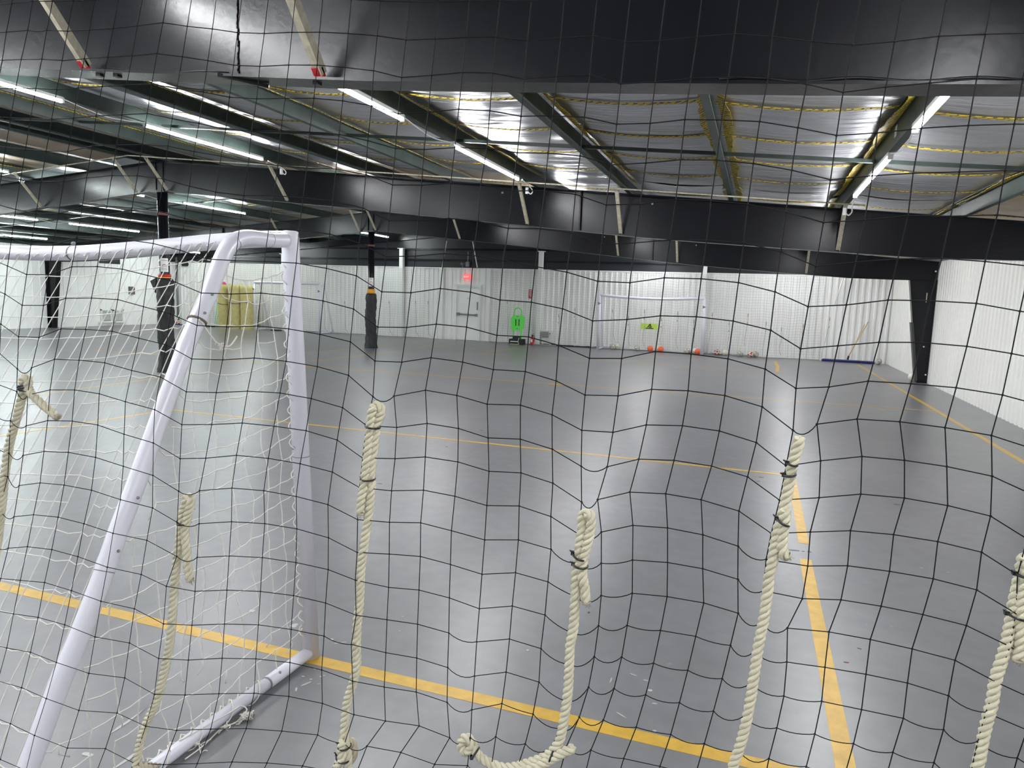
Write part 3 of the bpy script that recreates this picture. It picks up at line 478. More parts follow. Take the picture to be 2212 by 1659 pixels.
BR = {1: [-3.42, -1.98, .95, -6.3, -9.3], 2: [-14.2, -11.6, -10.85, -8.1, -3.55, -2.05, .99, -17.3], 3: [-11.5, -10.95, -8.2, -3.6, -2.05, 1.06, -14.3]}
LAB = {0: 'black steel rafter beam of the frame behind the viewer', 1: 'deep black steel rafter beam spanning the top of the view, nearest of the frames',
       2: 'black steel rafter beam carried by the nearer padded pole, second frame', 3: 'black steel rafter beam carried by the farther padded pole, in front of the far wall'}
for fi, Y in enumerate(FRAMES):
    root = empty('steel_rafter', (XC, Y, zbot(XC)), LAB[fi], 'beam')
    xs = [XL + .05 + (XC - XL) * i / 12 for i in range(12)] + [XC + (XR - .05 - XC) * i / 16 for i in range(17)]
    web(xs, Y).build('web', MBLACK, root)
    flange(xs, Y, zbot, 1).build('bottom_flange', MBLACK, root); flange(xs, Y, ztop, -1).build('top_flange', MBLACK, root)
    for X in (-2.7, -16.6):
        m = MB(); m.box((X - .012, Y - .07, zbot(X)), (X - .003, Y + .07, ztop(X))); m.box((X + .003, Y - .07, zbot(X)), (X + .012, Y + .07, ztop(X)))
        if fi != 1: m.build('splice_plate', MBLACK, root)
    if fi == 1:
        m = MB(); X = -2.47; zz = zbot(X) + .015
        while zz < ztop(X) - .02:
            m.tube([(X + random.uniform(-.004, .004), Y - .009, zz), (X + random.uniform(-.004, .004), Y - .009, zz + .03)], random.uniform(.002, .005), 6); zz += .028
        m.build('weld_seam', MBLACK, root)
        m = MB(); a = V((-1.0, Y - .073, zbot(-1) - .001)); pts = []
        for i in range(24):
            x = -.2 + 1.25 * i / 23; pts.append((x, Y - .06, zbot(x) + .02 + .006 * math.sin(i * .9)))
        m.tube(crom(pts, 3), .006, 6); m.build('cable', MTIE, root); m = MB(); m.tube([(x_, Y - .04, zbot(x_) + .02 + .01 * math.sin(x_ * 9)) for x_ in [-3.3 + .1 * q for q in range(9)]], .004, 6)
        m.build('cable', MTIE, root)
        m = MB(); m.bar((-2.53, Y - .08, zbot(-2.5) + .005), (-2.33, Y + .04, zbot(-2.35) - .014), .018, .018); m.build('cable_clip', MTIE, root)
        for x_ in (-3.37, -3.25, -2.03):
            m = MB(); m.box((x_, Y - .03, zbot(x_) - .012), (x_ + .03, Y, zbot(x_))); m.build('bolt', MTIE, root)
    for X in BR.get(fi, []):
        p = V((X, Y - .05, zbot(X) + .03)); q = V((X, Y - .58, ztop(X) + .03))
        m = MB(); m.bar(p, q, .05, .006); m.bar(p + V((.025, 0, 0)), q + V((.025, 0, 0)), .006, .05)
        b = m.build('flange_brace', MCREAM, root)
        if fi == 1:
            m = MB(); d = (q - p).normalized(); m.bar(p - d*.012, p + d * .03, .056, .012); m.build('tape', MRED, b)
        if fi in (1, 2):
            pass
    if fi == 2 or fi == 3:
        for X in (-2.7 + 1.1, -4.0):
            m = MB(); m.tube([(X, Y - .02, ztop(X) - .12), (X, Y - .006, ztop(X) - .12)], .017, 8); m.build('bolt_head', MSTEEL, root)

# tapered wall columns
def tcol(Y, side, label, pad=False):
    sx = 1 if side > 0 else -1; xo = (XR - .02) if side > 0 else (XL + .02)
    wb_, wt = (.24, .60)
    root = empty('tapered_column', (xo - sx * .1, Y, 0), label, 'column')
    zt = 2.42 if side > 0 else 2.42
    m = MB(); m.add([(xo, Y-.006, 0), (xo - sx*wb_, Y-.006, 0), (xo - sx*wt, Y-.006, zt), (xo - sx*wt, Y-.006, zt+.0), (xo, Y-.006, 2.41),
                     (xo, Y+.006, 0), (xo - sx*wb_, Y+.006, 0), (xo - sx*wt, Y+.006, zt), (xo - sx*wt, Y+.006, zt), (xo, Y+.006, 2.41)],
                    [(0,1,2,4), (5,9,7,6)]); m.build('web', MBLACK, root)
    m = MB(); m.bar((xo - sx*wb_, Y, 0), (xo - sx*wt, Y, zt), .012, .18, up=(0, 1, 0)); m.build('inner_flange', MBLACK, root)
    m = MB(); m.box((min(xo, xo-sx*.012), Y - .09, 0), (max(xo, xo-sx*.012), Y + .09, 2.9)); m.build('outer_flange', MBLACK, root)
    m = MB(); m.bar((xo - sx*wt, Y - .01, zt), (xo, Y - .01, 2.9 - .02), .02, .012, up=(0, 1, 0)); m.build('stiffener', MBLACK, root)
    if pad:
        p0 = V((xo - sx*(wb_ + .02), Y, .06)); p1 = V((xo - sx*(wb_ + .02 + (wt-wb_)*.58), Y, 1.42))
        m = MB(); m.bar(p0, p1, .05, .2, up=(0, 1, 0)); m.build('pad', MGRAY, root)
        m = MB(); m.box((xo - .22, Y - .02, 1.9), (xo - .2, Y - .008, 2.12)); m.build('paper_label', MCREAM, root)
        for dx, z in ((.08, 2.62), (.06, .2), (.16, .86)):
            m = MB(); m.tube([(xo - dx, Y - .02, z), (xo - dx, Y - .007, z)], .018, 8); m.build('bolt_head', MWHITE, root)
tcol(FRAMES[3], 1, 'black tapered steel column with charcoal pad on the right white wall', True)
tcol(FRAMES[3], -1, 'black tapered steel column against the far left white wall')
tcol(FRAMES[2], 1, 'black tapered steel column on the right wall of the second frame'); tcol(FRAMES[2], -1, 'black tapered steel column on the left wall of the second frame')
tcol(FRAMES[1], 1, 'black tapered steel column on the right wall of the nearest frame'); tcol(FRAMES[1], -1, 'black tapered steel column on the left wall of the nearest frame')

# round columns with padding
def rcol(X, Y, label, r, ztp, flap, band, rp=.155):
    root = empty('round_column', (X, Y, 0), label, 'column')
    m = MB(); m.tube([(X, Y, 0), (X, Y, zbot(XC))], r, 24); m.build('pipe', MBLACK, root)
    m = MB(); m.box((X-.17, Y-.13, zbot(XC) - .03), (X+.17, Y+.13, zbot(XC) - .002)); m.build('cap_plate', MBLACK, root)
    for dx in (-.09, .09):
        m = MB(); m.box((X+dx-.005, Y-.07, zbot(XC)), (X+dx+.005, Y-.008, ztop(XC) - .03)); m.build('stiffener', MBLACK, root)
    # loose padded sleeve, with creases
    m = MB(); nn, kk = 36, 30; vs = []
    for i in range(kk + 1):
        z = ztp * i / kk
        for j in range(nn):
            a = 2*math.pi*j/nn
            rr = rp + (.05 * (1 - z/.35) if z < .35 else 0) * (.7 + .3*math.sin(3*a)) + .012*math.sin(a*5 + z*9) + .008*math.sin(z*31 + a*3) + random.uniform(-.004, .004)
            if i == kk: rr = rp - .02
            vs.append((X + rr*math.cos(a) + .012*math.sin(z*5), Y + rr*math.sin(a), z))
    m.add(vs, [(i*nn+j, i*nn+(j+1) % nn, (i+1)*nn+(j+1) % nn, (i+1)*nn+j) for i in range(kk) for j in range(nn)] + [tuple(kk*nn+j for j in range(nn))], 0, True)
    pad = m.build('padded_sleeve', MCLOTH, root)
    if flap:
        m = MB(); m.add([(X-.13, Y-.09, ztp), (X-.27, Y-.10, ztp-.07), (X-.15, Y-.1, ztp-.3), (X-.13, Y-.06, ztp), (X-.265, Y-.08, ztp-.07), (X-.15, Y-.07, ztp-.3)],
                        [(0,1,2), (3,5,4), (0,3,4,1), (1,4,5,2), (2,5,3,0)]); m.build('flap', MCLOTH, pad)
    m = MB(); m.tube([(X, Y, ztp-.02), (X, Y, ztp + band)], r + .02, 24); m.build('band', MORNG, root)
    if flap:
        m = MB(); m.tube([(X, Y, ztp+band*.5), (X, Y, ztp + band+.03)], r + .022, 24); m.build('red_band', MRED, root)
    # curved notice wrapped on the pipe facing the court
    th = math.atan2(-Y, -X); m = MB(); z0, z1 = ztp + band + .08, ztp + band + .34; vs = []
    for i in range(9):
        a = th - .75 + 1.5*i/8
        for z in (z0, z1): vs.append((X + (r+.004)*math.cos(a), Y + (r+.004)*math.sin(a), z))
    m.add(vs, [(2*i, 2*i+2, 2*i+3, 2*i+1) for i in range(8)], 0, True); nt_ = m.build('notice', MWHITE, root, recalc=False)
    m = MB(); pts = []
    for i in range(9):
        t = math.pi*i/8; a = th + .42*math.cos(t); pts.append((X + (r+.008)*math.cos(a), Y + (r+.008)*math.sin(a), z0 + .09 + .05*math.sin(t)))
    m.tube(pts, .007, 5); 
    m.build('printed_arc', MRED, nt_)
    m = MB()
    for z in (z1 - .04, z0 + .06, z0 + .035):
        pts = [(X + (r+.007)*math.cos(th + q), Y + (r+.007)*math.sin(th + q), z) for q in (-.5, -.25, 0, .25, .5)]; m.tube(pts, .004, 4)
    m.build('printed_lines', MDARKH, nt_)
    m = MB(); m.tube([(X, Y, zbot(XC) - .46), (X, Y, zbot(XC) - .40)], r + .006, 20); m.build('worn_tape', mat('dull red tape', (.16, .06, .06), .6), root)
rcol(-11.05, 10.86, 'black round steel column with torn black padded sleeve and red band, nearer pole', .096, 1.86, True, .04, .15)
rcol(-11.12, 18.8, 'black round steel column with black padded sleeve and amber band, farther pole', .096, 1.66, False, .13, .16)

# white wind posts on the far wall
for X, zt, wh in ((-18.4, 3.1, 'behind the leaning goal post corner'), (-13.0, 3.37, 'to the left of the far door'), (-7.42, 3.32, 'beside the white heater'), (-1.74, 2.92, 'behind the right post of the far goal')):
    root = empty('wall_post', (X, YB - .2, 0), 'white square steel post on the far wall ' + wh, 'post')
    m = MB(); m.box((X - .075, YB - .24, 0), (X + .075, YB - .08, zt)); m.build('shaft', MPOST, root)
    m = MB(); m.box((X - .14, YB - .28, zt), (X + .14, YB - .05, zt + .02)); m.build('cap_plate', MPOST, root)

# ================================================================ LED BATTENS
def batten(X, y0, y1, z, label, m_=None, cord=None):
    root = empty('strip_light', (X, (y0 + y1) / 2, z), label, 'light', 'LED strip lights under the roof')
    m = MB(); m.box((X - .021, y0, z + .014), (X + .021, y1, z + .045)); m.build('housing', MLIGHTH, root)
    m = MB(); m.tube([(X, y0 + .015, z), (X, y1 - .015, z)], .019, 10); m.build('tube', m_ or MTUBE, root)
    for y in (y0, y1):
        m = MB(); m.box((X - .021, y - .012, z - .02), (X + .021, y + .012, z + .04)); m.build('end_cap', MLIGHTH, root)
    if cord:
        m = MB(); m.tube(crom([(X, y1, z + .03), (X + .02, (y1 + cord) / 2, z - .035), (X, cord, z + .03)], 8), .006, 6); m.build('cord', MWHITE, root)
ROWS = [(.99, 0, 'right wall row', MTUBE), (-3.38, 0, 'second row from right', MTUBE), (-7.57, 0, 'row right of ridge', MTUBE),
        (-13.95, 0, 'row left of ridge', MTUBEC), (-18.8, .03, 'second row from left', MTUBEC), (-22.2, .04, 'left wall row', MTUBEC)]
SPANS = [(-4.0, -1.6, -.5, 1.95, 'bay over the viewer'), (3.6, 5.95, 6.96, 9.3, 'bay past nearest beam'), (11.4, 13.2, 14.6, 17.0, 'bay past second beam'), (19.3, 20.8, 21.5, 23.7, 'far wall bay'), (-12.0, -9.6, -8.5, -6.1, 'bay behind viewer')]  # last span: unseen lamps added for flatter light on faces towards the camera
for ri, (X, dz, rn, mm) in enumerate(ROWS):
    for si, (a, b, c_, d, sn) in enumerate(SPANS):
        z = ztop(X) - .04 - dz
        if X == .99 and si == 0: a, b, c_, d = a - .45, b - .45, c_ - .45, d - .45
        if X == -3.38: a, b, c_, d = a + .1, b + .33, c_ + .5, d + .45
        if X == -7.57 and si == 1: a, b, c_, d = 3.7, 6.06, 7.19, 9.45
        if X == -13.95 and si == 2: a, b, c_, d = 10.95, 13.16, 14.36, 16.65
        if X == -13.95 and si == 1: a, b, c_, d = 4.9, 7.2, 8.0, 9.95
        if X == -18.8 and si == 2: a, b, c_, d = 11.75, 14.15, 15.06, 17.5
        if si == 3 and X == -13.95: X2 = -13.3
        else: X2 = X
        if si == 3 and ri > 1: a = None  # two right rows keep a hidden nearer lamp, added to brighten the far wall
        if a is not None: batten(X2, a, b, z, 'LED strip light, nearer of pair, %s, %s' % (rn, sn), mm, cord=c_)
        if si == 3 and ri in (2,): continue
        batten(X2, c_, d, z - (.04 if X2 == -13.3 else 0), 'LED strip light, %s, %s, %s' % ('single one' if a is None else 'farther of pair', rn, sn), mm)
# looped white leads with plugs where battens end
for X, Y, w_ in ((-3.3, 10.1, 'under the second light row from the right wall'), (1.0, 9.9, 'where the right row of lights ends'), (-7.5, 9.9, 'where the light row right of the ridge ends'), (-13.9, 10.2, 'where the light row left of the ridge ends')):
    m = MB(); z = ztop(X) - .05
    m.tube(crom([(X, Y - .4, z), (X + .02, Y - .1, z - .05), (X + .035, Y, z - .1), (X, Y + .02, z - .14), (X - .04, Y, z - .1), (X - .03, Y, z - .05)], 6), .008, 6)
    m.box((X - .07, Y - .02, z - .14), (X - .035, Y + .02, z - .05))
    tag(m.build('power_lead', MWHITE, loc=(X, Y, z)), 'looped white power lead with plug ' + w_, 'cable')

# ================================================================ FAR DOOR AND WALL FITTINGS
dr = MB(); dr.box((DX0, YB - .02, .01), (DX1, YB + .03, DZ))
door = tag(dr.build('door_1', MWALL, loc=((DX0+DX1)/2, YB, 0)), kind='structure')
m = MB(); m.box((DX0-.08, YB-.09, 0), (DX0, YB+.02, DZ+.08)); m.box((DX1, YB-.09, 0), (DX1+.08, YB+.02, DZ+.08)); m.box((DX0, YB-.09, DZ), (DX1, YB+.02, DZ+.08)); m.box((DX0-.12, YB-.12, DZ+.06), (DX1+.1, YB, DZ+.1))
m.build('door_frame', MPOST, door)
m = MB(); m.tube([(DX0+.06, YB-.09, .98), (DX1-.03, YB-.09, .96)], .028, 8); m.box((DX0+.03, YB-.12, .93), (DX0+.12, YB-.02, 1.03)); m.box((DX1-.1, YB-.12, .91), (DX1-.01, YB-.02, 1.01)); m.build('push_bar', MGREY, door)
m = MB(); m.box((DX1-.03, YB-.13, 1.15), (DX1+.0, YB-.08, 1.45)); m.build('closer', MGREY, door)
m = MB(); m.box((DX0+.4, YB-.03, 1.55), (DX0+.55, YB-.02, 1.6)); m.build('name_plate', MLIGHTH, door)
# jamb boards beside the door recess
for X in (-11.35, -9.45):
    m = MB(); m.box((X-.06, YB-.1, 0), (X+.06, YB+.0, ZW)); tag(m.build('trim_%d' % (2 if X < -11 else 3), MPOST), kind='structure')
p0, p1 = onY(1001, 592, YB - .14), onY(1014, 604, YB - .14)
ex = empty('exit_sign', ((p0.x+p1.x)/2, YB-.1, p1.z), 'small glowing red exit sign above the far door', 'sign')
m = MB(); m.box((p0.x, YB-.13, p1.z), (p1.x, YB-.05, p0.z)); m.build('panel', MEXIT, ex)
def text(s, loc, size, m_, parent, name, rot=(math.pi/2, 0, 0), ext=.002):
    cu = bpy.data.curves.new(name, 'FONT'); cu.body = s; cu.size = size; cu.extrude = ext; cu.align_x = 'CENTER'; cu.align_y = 'CENTER'
    t = bpy.data.objects.new('tmp', cu); COL.objects.link(t)
    dg = bpy.context.evaluated_depsgraph_get(); me = bpy.data.meshes.new_from_object(t.evaluated_get(dg)); bpy.data.objects.remove(t)
    me.materials.clear(); me.materials.append(m_)
    o = bpy.data.objects.new(name, me); COL.objects.link(o); o.parent = parent; o.location = V(loc) - WP[parent]; o.rotation_euler = rot; WP[o] = V(loc); return o
text('EXIT', ((p0.x+p1.x)/2, YB-.133, (p0.z+p1.z)/2), .1, MEXITL, ex, 'lettering')
# conduit and twin junction box above the door
a = onY(1011, 534, YB-.1)
el = empty('conduit_and_box', (a.x, YB-.1, ZW+.03), 'grey vertical conduit with junction boxes on the black wall above the far door', 'conduit')
m = MB(); m.tube([(a.x, YB-.08, ZW+.2), (a.x, YB-.08, 3.3)], .018, 6); m.build('pipe', MGREY, el)
m = MB(); m.box((a.x-.06, YB-.16, ZW+.08), (a.x+.07, YB-.04, ZW+.25)); m.build('junction_box', MGREY, el)
m = MB(); m.tube([(a.x-.2, YB-.1, ZW+.03), (a.x-.2, YB-.1, ZW+.16), (a.x-.06, YB-.1, ZW+.2)], .02, 6); m.sphere((a.x-.22, YB-.14, ZW+.17), .05); m.build('bracket', MGREY, el)
for (pa, pb, w_) in (((965, 520), (955, 578), 'left of'), ((1021, 522), (1031, 578), 'right of'), ((1822, 600), (1802, 660), 'far right of')):
    A, B = onY(*pa, YB-.3), onY(*pb, YB-.12); m = MB(); m.tube([A, B], .018, 6)
    tag(m.build('brace_rod', MPOST, loc=B), 'thin pale diagonal rod or cord on the far wall, %s exit sign' % w_, 'rod')
# fire extinguisher and its sign
s0, s1 = onY(1142.6, 625, YB-.04), onY(1148.5, 645, YB-.04)
es = empty('extinguisher_sign', (s0.x, YB-.04, s1.z), 'narrow red and white vertical sign on the far wall above the extinguisher', 'sign')
m = MB(); m.box((s0.x, YB-.05, s1.z), (s1.x, YB-.035, s0.z)); m.build('panel', MRED, es)
m = MB(); m.box((s0.x+.03, YB-.055, s1.z+.09), (s0.x+.045, YB-.05, s0.z-.06)); m.box((s1.x-.04, YB-.055, s1.z+.05), (s1.x-.02, YB-.05, s0.z-.04)); m.box((s0.x+.02, YB-.056, s0.z-.05), (s1.x-.02, YB-.05, s0.z-.03)); m.build('lettering', MWHITE, es)
e = fl(1149.5, 741.5); e.y = YB - .52; e.x = onY(1149.5, 735, e.y).x
fe = empty('fire_extinguisher', (e.x, e.y, 0), 'small red fire extinguisher standing on the floor by the far wall', 'extinguisher')
m = MB(); m.tube([e, e+V((0,0,.03)), e+V((0,0,.24)), e+V((0,0,.29)), e+V((0,0,.32))], [.055, .062, .062, .04, .02], 14); m.build('cylinder', MRED, fe)
m = MB(); m.box(e+V((-.025,-.03,.31)), e+V((.03,.03,.35))); m.bar(e+V((-.02,0,.37)), e+V((.08,0,.41)), .02, .012); m.bar(e+V((-.02,0,.35)), e+V((.08,0,.35)), .02, .012); m.build('valve', MCLOTH, fe)
m = MB(); m.tube(crom([e+V((.02,-.03,.33)), e+V((.1,-.04,.3)), e+V((.08,-.05,.12))], 5), .01, 6); m.build('hose', MCLOTH, fe)
m = MB(); m.box(e+V((-.03,-.066,.1)), e+V((.03,-.06,.2))); m.build('paper_label', MWHITE, fe)
# white room heater
h = onY(1169, 740, YB-.22); hx, hy = h.x, YB-.14
ht = empty('heater', (hx+.17, hy, 0), 'boxy white heater with slatted front grille against the far wall', 'heater')
m = MB(); m.box((hx, hy-.1, .05), (hx+.36, hy+.12, .52)); m.build('body', MLIGHTH, ht, bevel=.008)
m = MB()
for k in range(7): m.box((hx+.02, hy-.115, .27+.032*k), (hx+.27, hy-.1, .287+.032*k))
m.build('grille', MDARKH, ht)
m = MB(); m.box((hx+.03, hy-.08, 0), (hx+.07, hy+.1, .05)); m.box((hx+.28, hy-.08, 0), (hx+.32, hy+.1, .05)); m.build('feet', MPOST, ht)
m = MB(); m.tube([(hx+.32, hy-.12, .42), (hx+.32, hy-.1, .42)], .02, 10); m.build('knob', MDARKH, ht)
# left wall louvres, panel, dark openings
for (x0, y0, x1, y1, w_) in ((218, 668, 243, 693, 'nearer'), (245, 669, 268, 693, 'farther')):
    a, b = onX(x0, y0, XL+.06), onX(x1, y1, XL+.06)
    r = empty('wall_louvre', (XL, a.y, b.z), 'white louvred vent low on the left wall, %s of the two' % w_, 'vent')
    m = MB(); ya, yb, za, zb = a.y, b.y, b.z, a.z
    for lo, hi in (((XL, ya, za), (XL+.06, ya+.05, zb)), ((XL, yb-.05, za), (XL+.06, yb, zb)), ((XL, ya, zb-.05), (XL+.06, yb, zb)), ((XL, ya-.1, za-.07), (XL+.12, yb+.1, za))): m.box(lo, hi)
    m.build('frame', MPOST, r)
    m = MB(); m.box((XL+.02, ya, za), (XL+.03, yb, zb)); m.build('backing', MDARKH, r)
    k = 9
    for i in range(k):
        m = MB(); yy = ya + (yb-ya)*(i+.5)/k; m.box((XL+.03, yy-.014, za+.02), (XL+.055, yy+.014, zb-.02)); m.build('slat', MLIGHTH, r)
a, b = onX(279, 619, XL+.05), onX(290, 636, XL+.05)
r = empty('wall_box', (XL, a.y, b.z), 'small dark rectangular control box on the left wall', 'box')
m = MB(); m.box((XL, a.y, b.z), (XL+.1, b.y, a.z)); m.build('housing', MDARKH, r)
m = MB(); m.box((XL+.1, a.y+.05, b.z+.08), (XL+.11, a.y+.12, b.z+.14)); m.build('switch', MLIGHTH, r)
for (x0, y0, x1, y1, w_) in ((216, 560, 260, 571, 'above the louvred vents'), (391, 560, 404, 575, 'near the far left corner')):
    a, b = onX(x0, y0, XL+.05) if x0 < 300 else onY(x0, y0, YB-.12), onX(x1, y1, XL+.05) if x0 < 300 else onY(x1, y1, YB-.12)
    m = MB()
    if x0 < 300: m.box((XL, a.y, b.z), (XL+.04, b.y, b.z+.3)); m.box((XL, (a.y+b.y)/2-.02, b.z), (XL+.06, (a.y+b.y)/2+.02, b.z+.3))
    else: m.box((a.x, YB-.1, b.z), (b.x, YB-.02, b.z+.35))
    tag(m.build('dark_opening', MBLACK, loc=((a+b)/2)), 'dark rectangular opening high on the wall ' + w_, 'opening')
a = onY(385, 690, YB-.1)
m = MB(); m.tube([(a.x, YB-.1, 0), (a.x, YB-.1, 2.9)], .05, 10); tag(m.build('downpipe', MGREY, loc=(a.x, YB-.1, 0)), 'grey vertical pipe in the far left corner', 'pipe')

# ================================================================ BALLS
PHI = (1 + 5**.5) / 2
ICO = [V(p).normalized() for p in ((0,1,PHI),(0,1,-PHI),(0,-1,PHI),(0,-1,-PHI),(1,PHI,0),(1,-PHI,0),(-1,PHI,0),(-1,-PHI,0),(PHI,0,1),(PHI,0,-1),(-PHI,0,1),(-PHI,0,-1))]
import bmesh
def ball_mesh(kind):
    bm = bmesh.new(); bmesh.ops.create_icosphere(bm, subdivisions=4, radius=.1)
    for f in bm.faces:
        c = f.calc_center_median().normalized(); d = sorted([c.dot(i) for i in ICO], reverse=True)
        f.smooth = True
        if kind == 'ring': f.material_index = 1 if (.905 < d[0] < .945 or (d[0] < .905 and d[0] - d[1] < .03)) else 0
        elif kind == 'swirl': f.material_index = 1 if (d[0] + .06 * math.sin(9 * c.x + 5 * c.z)) > .93 else 0
        elif kind == 'spot': f.material_index = 1 if d[0] > .965 else 0
        else: f.material_index = 0
    me = bpy.data.meshes.new('ball'); bm.to_mesh(me); bm.free(); return me
BM = {}
def ball(px, pyb, kind, m1, m2, label, Y=None, X=None, grp='balls along the far wall'):
    p = fl(px, pyb)
    if Y: p = onY(px, 740, Y)
    if X: p.x = X
    key = (kind, m1.name, m2.name)
    if key not in BM:
        me = ball_mesh(kind); me.materials.append(m1); me.materials.append(m2); BM[key] = me
    o = bpy.data.objects.new('soccer_ball', BM[key]); COL.objects.link(o); o.location = (p.x, p.y, .1); o.rotation_euler = (random.random()*6, random.random()*6, random.random()*6)
    return tag(o, label, 'ball', grp)
W, K, Rr, Og = MBALLW, MBALLK, MBALLR, MORANGE
def z6(u, v): return 1200 + u/3.687, 500 + v/3.687
for (u, Y, kd, a_, b_, lb) in (
    (455, 23.86, 'ring', W, K, 'grey and white ball, leftmost inside the far goal'), (490, 24.03, 'spot', W, MCREAM, 'dull tan ball just right of the leftmost ball in the far goal'),
    (652, 23.9, 'ring', W, K, 'black and white panelled ball between the tan ball and the first orange ball'), (757, 23.95, 'plain', Og, Og, 'bright orange ball, left one of the orange pair in the far goal'),
    (812, 24.04, 'plain', W, W, 'white ball half hidden behind an orange ball in the far goal'), (842, 23.88, 'plain', Og, Og, 'bright orange ball in front of a half-hidden white ball'),
    (1052, 23.9, 'ring', W, K, 'grey and white ball left of the right goal post'), (1112, 23.98, 'spot', W, W, 'plain white ball beside the orange one at the right goal post'),
    (1139, 23.76, 'plain', Og, Og, 'orange ball partly behind the right post of the far goal'), (1292, 24.0, 'swirl', W, Rr, 'red and white swirled ball just right of the far goal'),
    (1355, 24.0, 'spot', W, MCREAM, 'off-white ball right of the first red and white ball'), (1477, 24.0, 'ring', W, K, 'grey patterned ball alone beneath the hanging cord'),
    (1562, 23.84, 'swirl', W, Rr, 'red and white ball touching the last grey ball'), (1600, 23.99, 'ring', W, K, 'grey ball touching the second red and white ball')):
    ball(z6(u, 0)[0], 0, kd, a_, b_, lb, Y=Y)
c_ = ball(1650+928/3.687, 786, 'ring', W, K, 'black and white ball in the far right corner', Y=23.9)
c_.location.x = min(c_.location.x, XR - .14)
c_ = ball(1650+1197/3.687, 816, 'ring', W, K, 'large patterned ball on the floor left of the dark wall column', Y=20.2); c_.location.x = XR - .16; c_.location.y = XR and (onX(1650+1197/3.687, 810, XR-.16).y)
c_ = ball(1988, 824, 'spot', W, W, 'white ball mostly hidden behind the dark wall column', Y=19.3); c_.location.x = XR - .28; c_.location.y = 19.1
ball(371.6, 0, 'plain', Og, Og, 'orange ball beside the nearer padded pole, near the left corner', Y=23.9); ball(386, 0, 'swirl', W, Rr, 'red and white ball lying on blue cloth in the left corner', Y=23.9)

def rag(path, r, name, m_, label, cat, flatten=.5):
    m = MB(); pts = crom([V(p) for p in path], 6)
    m.tube([p + V((random.uniform(-.02,.02), random.uniform(-.02,.02), 0)) for p in pts], [r * random.uniform(.6, 1.2) for _ in pts], 8)
    m.v = [(a, b, max(.002, c * flatten)) for a, b, c in m.v]
    return tag(m.build(name, m_, loc=path[0]), label, cat)
rag([onY(375, 0, 23.9)*0 + V((onY(x, 700, 23.9).x, 23.85, .03)) for x in (376, 384, 395, 404)], .05, 'blue_cloth', MBLUE, 'crumpled dark blue cloth under a ball in the left corner', 'cloth')
rag([V((onY(x, 700, 23.9).x, 23.7, .04)) for x in (449, 457, 464, 470)], .07, 'black_bag', MCLOTH, 'limp black bag left of the yellow foam rolls', 'bag')
rag([V((onY(x, 700, 23.7).x, 23.6, .04)) for x in (590, 597, 604, 610)], .07, 'black_bag', MCLOTH, 'black bag lying inside the pale goal at the far left', 'bag')
rag([V((onY(x, 745, 24.1).x, 24.12, .04)) for x in (1190, 1215, 1240, 1270, 1295)], .06, 'bunched_cloth', MCLOTH, 'black bunched cloth on the floor left of the far goal', 'cloth')
rag([V((onY(x, 755, 24.1).x, 24.29, .03)) for x in (1330, 1370, 1410, 1450, 1490, 1540, 1590, 1635)], .05, 'bunched_cloth', MCLOTH, 'long black bunched cloth along the base of the far net behind the balls', 'cloth')
rag([V((onY(x, 735, 24.0).x, 24.15, .03)) for x in (1045, 1090, 1140, 1190)], .018, 'slack_line', MNETF, 'slack grey hem cord on the floor below the green dummy', 'cord')

# green training dummy
g0 = onY(1121, 735, 24.0); gx, gy = g0.x, 23.78
du = empty('training_dummy', (gx, gy, 0), 'bright green plastic free-kick dummy with looped head on a black base', 'dummy')
m = MB(); bwid = .235
m.prism([(gx-bwid, .56), (gx-bwid-.02, .9), (gx-bwid+.07, 1.04), (gx+bwid-.07, 1.04), (gx+bwid+.02, .98), (gx+bwid, .6), (gx+bwid-.08, .5), (gx-bwid+.06, .5)], 'y', gy-.02, gy+.02)
m.build('torso', MGRN, du)
for s in (-1, 1):
    m = MB(); m.box((gx+s*.06-.014, gy-.026, .66), (gx+s*.06+.014, gy-.019, .9)); m.build('slot', MBLACK, du)
    m = MB(); m.bar((gx+s*.15, gy, .2), (gx+s*.15, gy, .52), .035, .035); m.build('leg', MGRN, du)
m = MB(); m.tube([(gx - .14*math.cos(t), gy, 1.04 + .12 + .145*math.sin(t) - (.12 if i in (0, 12) else 0)) for i, t in enumerate([math.pi*q/12 for q in range(13)])], .02, 8); m.build('head_loop', MGRN, du)
m = MB()
for z in (1.0, .56): m.box((gx-.03, gy-.024, z-.008), (gx-.006, gy-.02, z+.008)); m.box((gx+.008, gy-.024, z-.01), (gx+.03, gy-.02, z+.006))
m.build('printed_mark', MBLACK, du)
m = MB(); m.box((gx-.27, gy-.14, 0), (gx-.1, gy+.14, .19)); m.box((gx+.12, gy-.14, 0), (gx+.28, gy+.14, .2)); m.box((gx-.14, gy-.12, .02), (gx+.14, gy+.14, .27)); m.build('base', MCLOTH, du, bevel=.02)
m = MB(); m.box((gx-.2, gy-.152, .09), (gx+.1, gy-.14, .12)); m.build('stripe', MWHITE, du)
m = MB(); m.tube(crom([(gx+.13, gy-.16, .25), (gx+.1, gy-.17, .12), (gx+.12, gy-.18, .02), (gx-.05, gy-.2, .015), (gx-.2, gy-.22, .02)], 5), .012, 6); m.build('cord', MROPE, du)

